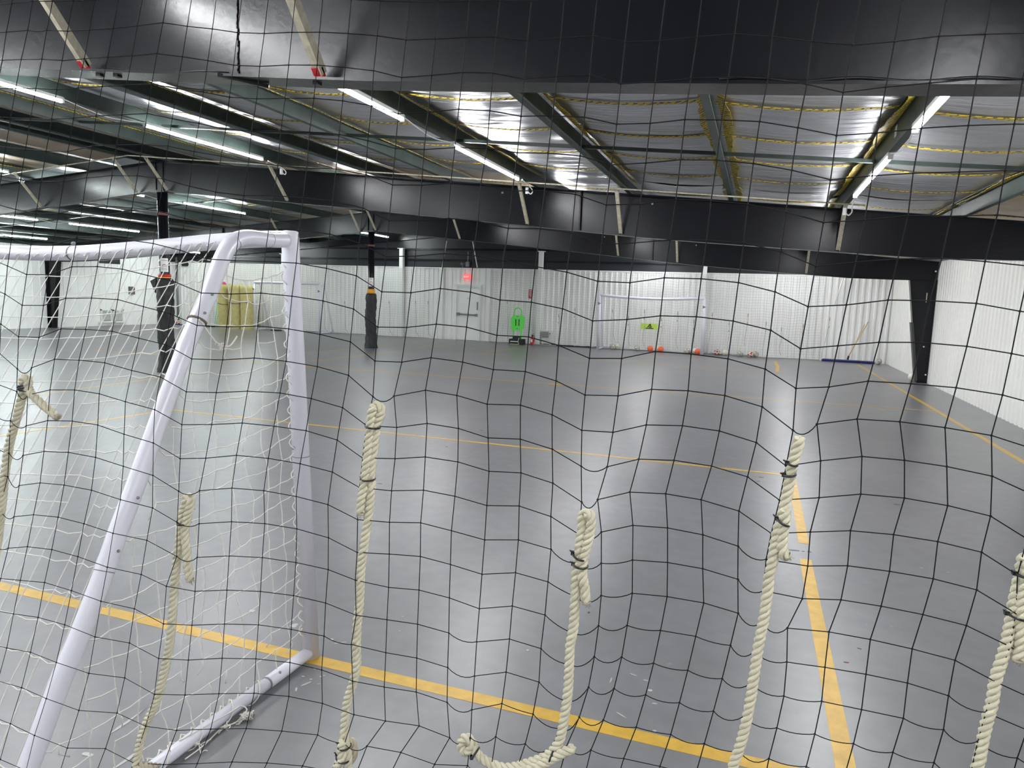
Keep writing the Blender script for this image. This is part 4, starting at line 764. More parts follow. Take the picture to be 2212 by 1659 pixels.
# wide blue dust mop with wooden handle, leaning on the wall
a, b = V((onY(1775, 780, 24.1).x, 24.05, .03)), V((min(onY(1888, 785, 24.1).x, 3.6), 24.0, .03))
mo = empty('dust_mop', ((a+b)/2).to_tuple()[:2] + (0,), 'very wide blue dust mop with wooden handle leaning on the far wall', 'mop')
m = MB(); m.bar(a+V((.02,0,.05)), b+V((-.02,0,.05)), .03, .02); m.build('frame', MSTEEL, mo)
m = MB(); k = 40
m.tube([a.lerp(b, i/k) + V((0, random.uniform(-.01,.01), .005)) for i in range(k+1)], [.04*random.uniform(.7, 1.15) for _ in range(k+1)], 8); m.v = [(x, y, max(.003, z)) for x, y, z in m.v]; m.build('mop_head', MBLUE, mo)
hb, htp = onY(1831, 777, 24.0), onY(1876, 695, YB-.06)
m = MB(); m.tube([hb + V((0, 0, .08)), htp], .014, 8); m.build('handle', MWOOD, mo)
m = MB(); m.tube([hb + V((.03, .03, .1)), htp + V((-.1, 0, -.08))], .010, 8); m.build('brace_stick', MWOOD, mo)
m = MB(); m.tube([hb, hb + V((.02, 0, .12))], .03, 8); m.build('clamp', MTIE, mo)

# upright rolled foam mats
for i, (x0, x1, yt, yb_, w_, dy) in enumerate(((473, 496, 614, 702, 'left one, partly behind the middle roll', 0.05), (496, 523, 615, 706, 'middle one', -.05), (522, 550, 617, 706, 'right one', -.05))):
    Y = 23.55 + dy; a, b = onY(x0 + .6, 650, Y), onY(x1 - .6, 650, Y); zt = onY((x0+x1)/2, yt, Y).z; zb = 0
    r = empty('foam_roll', ((a.x+b.x)/2, Y, 0), 'upright yellow foam mat roll, %s' % w_, 'mat', 'yellow foam rolls')
    m = MB(); n = 20; R_ = (b.x-a.x)/2; vs = []; kz = 14
    for q in range(kz+1):
        z = zt*q/kz
        for j in range(n):
            t = 2*math.pi*j/n; cx_, sy_ = math.cos(t), math.sin(t); k_ = (abs(cx_)**2.5 + abs(sy_)**2.5) ** (-1/2.5)*.96
            rr = R_*k_*(1 + random.uniform(-.012, .012)) * (.985 if abs(z-1.05) > .08 else .96)
            vs.append(((a.x+b.x)/2 + rr*cx_, Y + rr*.9*sy_, z + (.03*math.sin(2*t) if q == kz else 0)))
    m.add(vs, [(q*n+j, q*n+(j+1) % n, (q+1)*n+(j+1) % n, (q+1)*n+j) for q in range(kz) for j in range(n)] + [tuple(kz*n+j for j in range(n))], 0, True)
    m.build('foam', MFOAM, r)
    m = MB(); m.tube([((a.x+b.x)/2 + R_*1.0*math.cos(t)*(abs(math.cos(t))**2.5+abs(math.sin(t))**2.5)**(-1/2.5)*.97, Y + R_*.88*math.sin(t)*(abs(math.cos(t))**2.5+abs(math.sin(t))**2.5)**(-1/2.5), 1.0 + .06*i + .02*math.sin(t*2)) for t in [2*math.pi*q/24 for q in range(24)]], .012, 6, closed=True); m.build('tie_string', MDARKH, r)
p = onY(489, 613, 24.05); m = MB(); m.sphere((p.x, 23.9, p.z - .02), .1); m.bar((p.x, 23.9, .02), (p.x, 23.9, p.z-.02), .03, .03)
tag(m.build('pink_marker_pole', MPINK, loc=(p.x, 24.22, 0)), 'pink round-topped pole peeking over the foam rolls', 'pole')
for x_, z_ in ((465, 1.2), (468.5, 1.05), (472, 1.25)):
    p = onY(x_, 690, 24.1); m = MB(); m.tube([(p.x, 24.05, 0), (p.x + .05, 24.25, z_)], .012, 6)
    tag(m.build('agility_pole', MGRN, loc=(p.x, 24.05, 0)), 'thin green pole left of the foam rolls, %s' % {465: 'leftmost', 468.5: 'middle and shortest', 472: 'rightmost'}[x_], 'pole', 'green poles')

# ================================================================ FAR GOALS
def far_goal(xl, xr, y0, H, label, depth=.95, sag=.07, r=.045, names=True):
    g = empty('soccer_goal', ((xl+xr)/2, y0, 0), label, 'goal')
    for x in (xl, xr):
        m = MB(); m.tube([(x, y0, 0), (x, y0, H)], r, 12); m.build('post', MGOAL, g)
        m = MB(); m.tube(crom([(x, y0, H-.04), (x, y0+.25, H-.05), (x + .0, y0+.38, H-.2), (x, y0+depth, .04)], 6), r*.75, 10); m.build('side_frame', MGOAL, g)
        m = MB(); m.tube([(x, y0, .035), (x, y0+depth, .035)], r*.7, 8); m.build('ground_bar', MGOAL, g)
        m = MB(); m.prism([(-.05, -.05), (.05, 0), (-.05, .05)], 'y', 0, .02); m.v = [(a + x, b + y0 - r - .02, c + H - .28) for a, b, c in m.v]; m.build('net_clip', MGREY, g)
    m = MB(); m.tube([(xl + (xr-xl)*i/12, y0, H - sag*math.sin(math.pi*i/12)) for i in range(13)], r, 12); m.build('crossbar', MGOAL, g)
    m = MB(); m.tube([(xl, y0+depth, .035), (xr, y0+depth, .035)], r*.8, 8); m.build('back_bar', MGOAL, g)
    return g
gl, gr = onY(1292, 745, 23.45).x, onY(1516, 755, 23.45).x
far_goal(gl, gr, 23.4, 1.85, 'white framed soccer goal against the far wall with balls around it', depth=.78)
gl2, gr2 = onY(551, 700, 23.3).x, onY(691, 708, 23.3).x
far_goal(gl2, gr2, 23.3, 1.93, 'smaller looking pale goal at the far left, beside the foam rolls', depth=.9, r=.045, sag=.0)
# lime banner hung on the far net
a, b = onY(1384.4, 698.5, 24.0), onY(1420, 711.5, 24.0)
bn = empty('banner', ((a.x+b.x)/2, 24.0, b.z), 'small lime green banner with black emblem inside the far goal', 'banner')
m = MB(); m.box((a.x, 24.0, b.z-.01), (b.x, 24.01, a.z)); m.build('cloth', MLIME, bn)
cx, cz = (a.x+b.x)/2 + .02, (a.z+b.z)/2
m = MB()
def strip2(p, q, w_): m.bar((cx+p[0], 23.996, cz+p[1]), (cx+q[0], 23.996, cz+q[1]), w_, .006, up=(0, 1, 0)) if False else m.bar((cx+p[0], 23.995, cz+p[1]), (cx+q[0], 23.995, cz+q[1]), .006, w_, up=(0, 0, 1))
strip2((-.13, -.062), (.13, -.066), .022); strip2((-.07, -.03), (.01, .07), .026); strip2((.0, .06), (.06, -.02), .024); strip2((-.02, .0), (.02, -.04), .024); strip2((.02, -.04), (.065, -.02), .02); strip2((.01, .09), (.03, .05), .02)
m.build('emblem', MBLACK, bn)

# netting hung along the far wall
def wall_net(x0, x1, label, yb=24.02, top=ZW - .02, st=.085):
    m = MB(); nx = int((x1 - x0)/st); nz = 30
    def P(i, k):
        x = x0 + st*i; z = top*(1 - k/nz)
        return V((x + .03*math.sin(k*.35 + i*.13)*(k/nz) + .015*math.sin(i*1.7), yb + .10*math.sin(i*.21) * (k/nz) + .05*math.sin(i*.57+2) + .05, max(.012, z - .03*math.sin(i*.5)**2 * (1-k/nz) - .02*math.sin(i*.9)*math.sin(math.pi*k/nz))))
    for i in range(nx+1): m.tube([P(i, k) for k in range(0, nz+1, 2)], .0024, 3, cap=False)
    for k in range(0, nz+1): m.tube([P(i, k) for i in range(0, nx+1, 2)], .0024, 3, cap=False)
    r = empty('wall_net', ((x0+x1)/2, yb, 0), label, 'net')
    tag(m.build('netting', MNETF, r, recalc=False), kind='stuff')
    m = MB(); m.tube([P(i, nz) + V((0, 0, .01)) for i in range(0, nx+1, 3)], .014, 6); m.build('hem_rope', MNETF, r)
    m = MB(); m.tube([P(i, 0) for i in range(0, nx+1, 3)], .008, 5); m.build('head_rope', MPOST, r)
    return r
WNL = wall_net(-23.2, -11.55, 'thin grey netting hung along the far wall left of the door')
WNR = wall_net(-9.25, 2.1, 'thin grey netting hung along the far wall right of the door, behind the goal')
CORDS = [((155,605),(160,890)), ((27,655),(35,905)), ((455,615),(480,890)), ((582,670),(595,915)), ((710,620),(705,915)), ((845,685),(845,910)), ((975,635),(972,935)), ((1105,700),(1085,940)), ((1250,645),(1215,960)),
         ((1385,715),(1380,960)), ((1535,650),(1505,910)), ((1680,715),(1650,990)), ((1800,760),(1795,985)), ((1975,735),(1940,990)), ((2185,680),(2120,1010))]
for (p, q) in CORDS:
    A, B = onY(*z6(*p), 23.98), onY(*z6(*q), 23.98); B.z = max(B.z, .03)
    mid = A.lerp(B, .8) + V((-.05 if B.x > A.x else -.02, 0, 0))
    m = MB(); m.tube(crom([A, A.lerp(B, .4) + V((.012, 0, 0)), mid, B], 5), .0075, 6); r = m.build('hanging_cord', MNETF, WNR)
    m = MB(); m.tube([A + V((0, -.01, -.02)), A + V((0, -.01, -.12))], .016, 6); m.tube([A + V((0, -.01, -.3)), A + V((0, -.01, -.34))], .018, 6); m.build('knot', MROPEO, r)
for x_, w_ in ((700, 'first'), (745, 'second'), (841, 'left of the white post, third'), (898, 'fourth'), (925, 'fifth'), (1096, 'just left of the green dummy')):
    A = onY(x_, 650, 23.98); B = onY(x_ + 3, 722, 23.98); B.z = .06
    m = MB(); m.tube(crom([A, A.lerp(B, .5), A.lerp(B, .85) + V((-.03, 0, 0)), B + V((.1, 0, 0))], 5), .0075, 6); r = m.build('hanging_cord', MNETF, WNL if x_ < 1000 else WNR)
    m = MB(); m.tube([A + V((0, -.01, 0)), A + V((0, -.01, -.1))], .016, 6); m.build('knot', MROPEO, r)

# ================================================================ NEAR GOAL
GX, GY = -1.93, 2.68
PT = onY(624, 502, GY); PB = fl(672, 1419)
goal = empty('soccer_goal', (PB.x, GY, 0), 'large white tubular soccer goal in the left foreground with ragged white net', 'goal')
top = V((PT.x + .005, GY, PT.z))
m = MB(); m.tube([PB, PB.lerp(top, .985), top, top + V((0, 0, .006))], [.039, .039, .038, .030], 28); m.build('post', MGOAL, goal)
def pl(t): return PB.lerp(top, t)
jt = (PB - pl(0)).length
zj = onY(648, 985, GY).z / top.z
m = MB(); m.tube([pl(zj), pl(zj) + V((0, 0, .003))], .0402, 28); m.build('joint_ring', MGREY, goal)
bo = pl(zj) + V((-.012, -.039, .045)); m = MB(); m.sphere(bo, .009); m.tube([bo, bo + V((0, .012, 0))], .007, 8); m.build('bolt', MSTEEL, goal)
cb = [V((top.x, GY, 1.955)), onY(560, 517, GY), onY(450, 524, GY), onY(330, 535, GY), onY(200, 545, GY), onY(130, 547, GY), onY(0, 545, GY)]
cb[0].z = onY(600, 517, GY).z
xe = -5.55; cb += [V((-4.8, GY, cb[-1].z + .03)), V((xe, GY, 1.96))]
m = MB(); m.tube(crom(cb, 5), .0375, 22); m.build('crossbar', MGOAL, goal)
jc = onY(158, 547, GY); m = MB(); m.tube([jc - V((.004, 0, 0)), jc + V((.004, 0, 0))], .0395, 22); m.sphere(jc + V((.006, 0, .047)), .012); m.build('crossbar_joint', MGREY, goal)
m = MB(); m.tube([V((top.x-.05, GY, 1.95)), V((top.x-.044, GY, 1.95))], .039, 20); 
# second post, out of frame on the left
m = MB(); m.tube([V((xe, GY, 0)), V((xe, GY, 1.98))], .038, 20); m.build('post', MGOAL, goal)
SPX = [(617, 519), (590, 519), (560, 515), (530, 513), (508, 520), (492, 536), (478, 562), (466, 595), (449, 640), (428, 688), (405, 740), (385, 795), (360, 862), (337, 925), (312, 995), (285, 1070), (258, 1140), (240, 1192), (215, 1262), (175, 1365), (127, 1480), (60, 1659)]
SX0 = -1.985
side = []
for i, (x, y) in enumerate(SPX):
    side.append(onX(x, y, SX0 + (.045 * i / (len(SPX)-1))))
side[0].y = min(side[0].y, GY - .02)
d_ = (side[-1] - side[-3]).normalized(); tt = (side[-1].z - .04) / -d_.z; side.append(side[-1] + d_ * tt)
REAR = side[-1].copy()
m = MB(); m.tube(crom(side, 4), .0315, 20); m.build('side_frame', MGOAL, goal)
for (x, y, sc_) in ((600, 513, 1), (468, 596, 0)):
    pass
def ringat(i, f, nm='joint_ring', r=.0325, w_=.004, mm=MGREY):
    p = side[i].lerp(side[i+1], f); d = (side[i+1] - side[i]).normalized(); m = MB(); m.tube([p - d*w_, p + d*w_], r, 20); m.build(nm, mm, goal)
ringat(1, .3, r=.0322, w_=.0012); ringat(4, .2, r=.0322, w_=.0015); ringat(9, .1, 'cord_wrap', r=.036, w_=.004, mm=mat('brown cord', (.13, .10, .08), .7)); ringat(17, .6, r=.0325, w_=.0015)
for px_, py_, i in ((441, 676, 9), (403, 521, 0), (457, 636, 8), (254, 1190, 17), (296, 1075, 15)):
    if i == 0: continue
    p = onX(px_, py_, side[i].x + .028); m = MB(); m.tube([p, p + V((.006, 0, 0))], .0055, 8); m.sphere(p + V((.006, 0, 0)), .0045, 8, 6); m.build('bolt', MSTEEL, goal)
p = onY(609, 511, GY - .032); m = MB(); m.tube([V((top.x + .02, GY - .12, side[0].z + .005)), V((top.x + .028, GY - .12, side[0].z + .005))], .007, 8); m.build('bolt', MSTEEL, goal)
# ground bar, with a wider sleeve at the post
gb0, gb1 = V((PB.x, GY - .03, .032)), V((REAR.x, REAR.y, .032))
m = MB(); m.tube([gb0, gb0.lerp(gb1, .19)], .0285, 20); m.build('ground_sleeve', MGOAL, goal)
m = MB(); m.tube([gb0.lerp(gb1, .19), gb1], .0265, 20); m.build('ground_bar', MGOAL, goal)
m = MB(); q = gb0.lerp(gb1, .192); m.tube([q, gb0.lerp(gb1, .196)], .0287, 20); m.build('joint_ring', MGREY, goal)
q = gb0.lerp(gb1, .15) + V((.018, 0, .022)); m = MB(); m.sphere(q, .007, 8, 6); m.build('bolt', MSTEEL, goal)
m = MB(); m.tube([V((REAR.x, REAR.y, .032)), V((xe, REAR.y, .032))], .0265, 16); m.build('back_bar', MGOAL, goal)
m = MB(); m.tube(crom([V((xe, GY-.03, 1.93)), V((xe, GY - .4, 1.93)), V((xe, GY-.6, 1.75)), V((xe, REAR.y, .04))], 5), .031, 14); m.build('side_frame', MGOAL, goal)
m = MB(); m.tube([V((xe, GY, .032)), V((xe, REAR.y, .032))], .0265, 14); m.build('ground_bar', MGOAL, goal)

# --- goal net: back sheet
rnd = random.Random(11)
def sidepoint(z):
    for a, b in zip(side[4:], side[5:]):
        if b.z <= z <= a.z: return a.lerp(b, (a.z - z)/(a.z - b.z + 1e-9))
    return side[4] if z > side[4].z else REAR
def cbz(x):
    for a, b in zip(cb, cb[1:]):
        if b.x <= x <= a.x: return a.z + (b.z - a.z) * (a.x - x)/(a.x - b.x + 1e-9)
    return 1.93
r_ = .0023
net = MB(); NB = 22; UX = [SX0 - .02 - .098*i for i in range(37)]
def backpt(x, t):
    """t=0 on the crossbar, 1 on the rear bar; the sheet bellies down"""
    a = V((x, GY - .03, cbz(x) - .02)); b = V((x, REAR.y + .03, .05))
    p = a.lerp(b, t); k = math.sin(math.pi * t)
    edge = min(1, (SX0 - x) / 1.3)
    c = sidepoint(a.z * (1 - t) + .02)
    q = p + V((0, .06 * k, -.14 * k))
    return q.lerp(V((x, c.y + (.02), c.z)), (1 - edge) ** 2.2 * .95) if edge < 1 else q
grid = {}
for i, x in enumerate(UX):
    for j in range(NB + 1):
        p = backpt(x, j / NB); s_ = 0 if j in (0, NB) else .003
        grid[i, j] = p + V((rnd.uniform(-s_, s_) - .10*math.sin(math.pi*j/NB)*(1 if i > 2 else .3), rnd.uniform(-s_, s_), rnd.uniform(-s_, s_)))
for i in range(len(UX)):
    net.tube([grid[i, j] for j in range(NB+1)], r_, 4, cap=False)
for j in range(1, NB):
    for i in range(len(UX) - 1):
        if rnd.random() < .02: continue
        a, b = grid[i, j], grid[i+1, j]; mid = (a + b)/2 - V((0, 0, .001 + (.010 if i < 3 else 0))); net.tube([a, mid, b], r_, 4, cap=False)
# --- side sheet between the post, the bent frame and the ground bar (traced knots)
def P_(u, v): return onX(u, v, GX - .02)
zz = [.06 + .093*k for k in range(20)]
def postpt(z): p = pl(z/top.z); return p + V((-.01, -.042, 0))
sn = {}
for k, z in enumerate(zz):
    a = postpt(z); c = sidepoint(min(z, 1.86)); c = V((c.x + .01, c.y + .03, z)) if z < 1.86 else V((a.x, a.y - .45, z))
    L_ = a.y - c.y; nseg = int(L_ / .1)
    for i in range(nseg + 1):
        y = a.y - .1 * i; f = (a.y - y)/max(L_, .01)
        sag = .035*math.sin(math.pi*min(1, f)) + (.03*f if z > 1.0 else .0)
        x = a.x + (c.x - a.x)*f + .02*math.sin(k*1.3 + i) * math.sin(math.pi*f)
        sn[i, k] = V((x, y + rnd.uniform(-.008, .008), z - sag + rnd.uniform(-.01, .01)))
    sn['n', k] = nseg; sn['e', k] = c
for k in range(len(zz)):
    n_ = sn['n', k]
    for i in range(n_):
        if rnd.random() < .07: continue
        a, b = sn[i, k], sn[i+1, k]; net.tube([a, (a+b)/2 - V((0, 0, .005)), b], r_, 4, cap=False)
    if rnd.random() < .8: net.tube([sn[n_, k], sn[n_, k].lerp(sn['e', k], .5) - V((0, 0, .012)), sn['e', k]], r_, 4, cap=False)
    if k:
        for i in range(1, min(n_, sn['n', k-1]) + 1):
            if rnd.random() < (.3 if k < 4 else .08): 
                a = sn[i, k]; net.tube([a, a + V((0, rnd.uniform(-.02, .02), -.03)), a + V((rnd.uniform(-.01, .01), rnd.uniform(-.03, .03), -.055))], r_*1.2, 4); continue
            a, b = sn[i, k], sn[i, k-1]; net.tube([a, (a+b)/2 + V((0, rnd.uniform(-.008, .008), 0)), b], r_, 4, cap=False)
for key, p in list(grid.items()) + [(k_, v_) for k_, v_ in sn.items() if k_[0] != 'n']:
    if key[1] % 1 == 0: net.sphere(p, .0036, 5, 4)
tag(net.build('goal_net', MNETW, goal, recalc=False), kind='stuff')
# lacing wound on the crossbar, post and ground bar
def lace(path, R, pitch, r=.0028, amp=1, seed=3):
    rg = random.Random(seed); pts = []; path = [V(p) for p in path]; L_ = 0
    tot = sum((b-a).length for a, b in zip(path, path[1:])); n = int(tot/.012)
    for i in range(n+1):
        s = tot*i/n; q = s; 
        for a, b in zip(path, path[1:]):
            l = (b-a).length
            if q <= l + 1e-6: break
            q -= l
        d = (b-a).normalized(); p = a + d*min(q, l); u = d.cross(V((0, 0, 1))); 
        if u.length < .2: u = d.cross(V((1, 0, 0)))
        u.normalize(); v = u.cross(d); t = 2*math.pi*s/pitch
        rr = R * (1 + rg.uniform(0, .12)); pts.append(p + u*math.cos(t)*rr + v*math.sin(t)*rr)
    m = MB(); m.tube(pts, r, 5); return m
off = V((0, -.036, -.012))
lace([p + off for p in crom(cb[1:], 2)], .007, .07).build('lacing', MNETW, goal)
lace([postpt(z) + V((-.004, .0, 0)) for z in (.1, .6, 1.2, 1.85)], .012, .075, seed=5).build('lacing', MNETW, goal)
lace([gb0.lerp(gb1, .2), gb1], .031, .16, seed=6).build('lacing', MNETW, goal)
lace([gb0.lerp(gb1, .22) + V((-.02, 0, .022)), gb1 + V((-.02, 0, .022))], .008, .05, seed=8).build('lacing', MNETW, goal)
# frayed ends and tangled clumps
def fray(p, n, ln, r, name, seed, down=True):
    rg = random.Random(seed); m = MB(); p = V(p)
    for _ in range(n):
        pts = [p.copy()]; q = p.copy()
        for s in range(6):
            q = q + V((rg.uniform(-1, 1), rg.uniform(-1, 1), rg.uniform(-1, .6))) * ln / 4; q.z = max(q.z, .006); pts.append(q.copy())
        m.tube(crom(pts, 3), r, 4)
    m.build(name, MNETW, goal)
tl = crom([onX(430, 690, GX), onX(445, 710, GX), onX(463, 735, GX), onX(475, 745, GX)], 5); m = MB(); m.tube(tl, .003, 5); m.tube(crom([onX(475, 745, GX), onX(495, 748, GX), onX(507, 735, GX), onX(512, 726, GX)], 4), .003, 5); m.build('loose_strand', MNETW, goal)
fray(onX(478, 743, GX), 16, .022, .0012, 'frayed_end', 2)
for i, (px_, py_) in enumerate(((524, 1552), (490, 1575), (430, 1612), (540, 1545))):
    q = fl(px_, py_, .02); fray((q.x, q.y, .03), 7 if i in (0,) else 4, .05, .0022, 'tangled_cord', 20 + i)
q = fl(535, 1548, .012); m = MB(); rg = random.Random(4)
m.tube([V((q.x + rg.uniform(-.03, .03), q.y + rg.uniform(-.02, .02), .008 + rg.uniform(0, .02))) for _ in range(46)], .003, 4); m.build('tangled_cord', MNETW, goal)
m = MB(); a, b = fl(480, 1540, .06), fl(545, 1550, .01); m.tube(crom([gb0.lerp(gb1, .52) + V((.0, 0, .03)), fl(495, 1540, .05), fl(520, 1525, .04), fl(533, 1535, .02), fl(510, 1560, .01), fl(480, 1572, .01), fl(440, 1610, .01), fl(400, 1640, .01)], 6), .003, 5); m.build('loose_strand', MNETW, goal)

# ================================================================ FOREGROUND BLACK NET
G = [[tuple(int(c) / 1000 for c in p.split(',')) for p in row.split()] for row in NETTXT.strip().split('\n')]
EXT = 8
G = [[(x + .0007*k_, z + .067*k_) for x, z in G[0]] for k_ in range(EXT, 0, -1)] + G
nr, nc = len(G), len(G[0])
def NP(x, z): return V((x, NETA + NETB*x + .012*math.sin(x*3.1 + z*1.7), z))
nb = MB(); rn = random.Random(5)
for c in range(nc):
    nb.tube([NP(*G[r][c]) for r in range(nr)], .00098, 4, cap=False)
for r in range(nr):
    rr = r - EXT - 6     # row number in the photograph
    Lm = .0510 if rr < 8 else min(.0655, .0535 + .0012 * (rr - 7))
    pts = []
    for c in range(nc - 1):
        a, b = NP(*G[r][c]), NP(*G[r][c+1]); d = (b - a).length; pts.append(a)
        if d < Lm:
            h = min(.022, .8 * math.sqrt(3 * d * (Lm - d) / 8))
            for q in range(1, 6):
                t = q/6; t2 = t; pts.append(a.lerp(b, t) - V((0, 0, h * 4 * t2 * (1 - t2))))
    pts.append(NP(*G[r][nc-1])); nb.tube(pts, .00098, 4, cap=False)
kn = MB()
for r in range(nr):
    for c in range(nc):
        p = NP(*G[r][c]); s = .0028
        kn.add([p+V((s,0,0)), p+V((0,s,0)), p-V((s,0,0)), p-V((0,s,0)), p+V((0,0,s)), p-V((0,0,s))], [(0,1,4),(1,2,4),(2,3,4),(3,0,4),(1,0,5),(2,1,5),(3,2,5),(0,3,5)])
bn_ = empty('divider_net', (NP(-.6, 0).x, NP(-.6, 0).y, 0), 'black square-mesh divider net hanging across the whole foreground', 'net')
tag(nb.build('netting', MNETB, bn_, recalc=False), kind='stuff'); tag(kn.build('mesh_knots', MNETB, bn_, recalc=False), kind='stuff')
m = MB(); m.tube([NP(*G[0][c]) for c in range(nc)], .006, 6); m.build('head_cable', MTIE, bn_)

# ================================================================ ROPES
def rope(path, R=.0100, pitch=.040, root=None, name='strand', m_=MROPE, ends=True, k=5):
    """three strands laid around each other along the path, as three meshes joined into one twisted cord"""
    pts = crom(path, k); dense = []; step = .0035
    for a, b in zip(pts, pts[1:]):
        n = max(1, int((b-a).length/step)); dense += [a.lerp(b, i/n) for i in range(n)]
    dense.append(pts[-1]); m = MB(); s = 0; tw = [0]
    for a, b in zip(dense, dense[1:]): s += (b-a).length; tw.append(s)
    u = (dense[1]-dense[0]).orthogonal().normalized(); fr = []
    for i, p in enumerate(dense):
        t = (dense[min(i+2, len(dense)-1)] - dense[max(i-2, 0)]).normalized(); u = (u - t*u.dot(t)).normalized(); fr.append((u.copy(), u.cross(t).normalized()))
    for q in range(3):
        ph = 2*math.pi*q/3; L_ = []
        for i, p in enumerate(dense):
            a = ph + 2*math.pi*tw[i]/pitch; u_, v_ = fr[i]; L_.append(p + (u_*math.cos(a) - v_*math.sin(a)) * R*.56)
        m.tube(L_, R*.475, 8)
    return m.build(name, m_, root, recalc=False)
def NV(l, off=0.0): return [onN(x, y, off) for x, y in l]
def tie(px, py, w_, ang, root, tail=True):
    """cable tie: a thin strap ring round the rope bundle with its square head"""
    c = onN(px, py); d = V((math.cos(ang), 0, math.sin(ang))); n = V((0, 1, 0)); m = MB()
    m.tube([c + d*(w_*math.cos(t)) + n*(.016*math.sin(t)) for t in [2*math.pi*q/20 for q in range(20)]], .0021, 6, closed=True)
    h = c - d*w_; m.box(h - V((.0035, .004, .0035)), h + V((.0035, .004, .0035)))
    if tail: m.tube([h, h - d*.006 + V((0, -.004, .004))], .0015, 5)
    m.build('cable_tie', MTIE, root)
ROPES = [
 ('leftmost cream twisted rope on the black net, short tail sticking out right', 'rope_l',
  [[(56, 822), (52, 836), (48, 856), (38, 896), (22, 952), (10, 1028), (4, 1091), (-4, 1160), (-14, 1240)], [(47, 826), (54, 815), (61, 821), (60, 842), (70, 853), (84, 866), (106, 886), (124, 900)]],
  [(54, 838, .014, .15), (55, 841, .015, -.25), (53, 834, .013, .35)]),
 ('cream twisted rope hanging in front of the goal net, second from the left', 'rope_a',
  [[(411, 1076), (404, 1074), (401, 1090), (393, 1110), (391, 1140), (386, 1178), (381, 1218), (377, 1264), (373, 1320), (368, 1380), (357, 1440), (341, 1508), (317, 1560), (302, 1606), (295, 1652), (292, 1700)], [(411, 1076), (411, 1090), (403, 1122), (399, 1150), (402, 1180), (405, 1218), (410, 1252)]],
  [(397, 1130, .013, .02)]),
 ('cream twisted rope between the goal post and the court line corner, third from the left', 'rope_b',
  [[(809, 878), (817, 876), (824, 886), (820, 900), (813, 920), (806, 977), (800, 1028), (802, 1053), (797, 1104), (790, 1154), (781, 1218), (778, 1260), (777, 1300), (772, 1345), (770, 1391), (770, 1436), (764, 1470), (752, 1508), (746, 1548), (744, 1593), (749, 1618), (752, 1640), (748, 1680)],
   [(809, 878), (804, 890), (801, 914), (795, 977), (790, 1020), (786, 1053), (781, 1080), (779, 1107)], [(742, 1600), (736, 1620), (738, 1636), (728, 1656), (722, 1690)]],
  [(806, 922, .016, -.1), (796, 1035, .014, 0), (744, 1611, .015, -.05), (741, 1637, .017, -.3)]),
 ('cream twisted rope with curled lower end, fourth from the left', 'rope_c',
  [[(1262, 1112), (1257, 1118), (1257, 1142), (1252, 1180), (1247, 1215), (1244, 1252), (1242, 1302), (1239, 1353), (1232, 1391), (1230, 1429), (1228, 1480), (1224, 1518), (1218, 1556), (1211, 1593), (1202, 1612), (1188, 1628), (1165, 1640), (1130, 1652), (1095, 1659), (1068, 1653), (1046, 1642), (1030, 1627), (1022, 1610), (1014, 1597), (1004, 1594), (996, 1606), (1000, 1620), (1012, 1622), (1020, 1606)],
   [(1262, 1112), (1268, 1108), (1276, 1116), (1276, 1142), (1267, 1180), (1259, 1215), (1258, 1244), (1263, 1268), (1266, 1300)], [(1239, 1616), (1218, 1625), (1196, 1638), (1170, 1652), (1140, 1664), (1100, 1672)]],
  [(1252, 1202, .016, -.35), (1254, 1221, .016, -.08), (1192, 1632, .016, 1.3), (1026, 1627, .014, 1.0)]),
 ('cream twisted rope crossing the painted yellow corner, fifth from the left', 'rope_d',
  [[(1727, 945), (1725, 957), (1718, 982), (1712, 1003), (1707, 1028), (1703, 1053), (1698, 1079), (1690, 1117), (1683, 1138), (1677, 1160), (1672, 1192), (1668, 1218), (1661, 1250), (1659, 1277), (1655, 1300), (1652, 1328), (1646, 1358), (1639, 1391), (1634, 1429), (1628, 1467), (1621, 1512), (1614, 1550), (1604, 1593), (1592, 1631), (1583, 1657), (1570, 1700)],
   [(1697, 1100), (1696, 1126), (1691, 1150), (1689, 1180), (1692, 1196), (1700, 1202)]],
  [(1711, 1002, .010, -.15), (1706, 1025, .011, .15), (1691, 1127, .014, -.45)]),
 ('cream twisted rope at the right edge of the picture, rightmost', 'rope_e',
  [[(2213, 1200), (2207, 1225), (2199, 1264), (2191, 1302), (2187, 1328), (2182, 1353), (2174, 1391), (2163, 1429), (2153, 1459), (2148, 1485), (2143, 1518), (2133, 1556), (2124, 1594), (2118, 1631), (2110, 1660), (2100, 1700)],
   [(2213, 1200), (2218, 1230), (2210, 1275), (2206, 1310), (2205, 1353), (2204, 1396), (2198, 1424)]],
  [(2196, 1330, .017, -.2), (2209, 1241, .013, -.1)]),
]
RR = []
for label, _, paths, ties in ROPES:
    p0 = onN(*paths[0][-1]); root = empty('twisted_rope', (p0.x, p0.y, p0.z), label, 'rope'); RR.append(root)
    for i, pth in enumerate(paths):
        rope(NV(pth, .004 - .006*i), root=root, name='cord' if i == 0 else 'loop_tail')
        if i:   # singed, frayed rope end
            e_, e2 = onN(*pth[-1], .004 - .006*i), onN(*pth[-2], .004 - .006*i); d = (e_ - e2).normalized(); m = MB(); rg = random.Random(len(label) + i)
            m.tube([e_, e_ + d*.003, e_ + d*.005], [.0098, .0088, .004], 10)
            for _q in range(10):
                s = e_ + V((rg.uniform(-.008, .008), rg.uniform(-.006, .006), rg.uniform(-.003, .003))); m.tube([s, s + d*.008 + V((rg.uniform(-.004, .004), 0, rg.uniform(-.003, .003)))], .0006, 3)
            m.build('cut_end', MROPEO, root)
    for (x, y, w_, a_) in ties: tie(x, y, w_ * .86, a_, root)
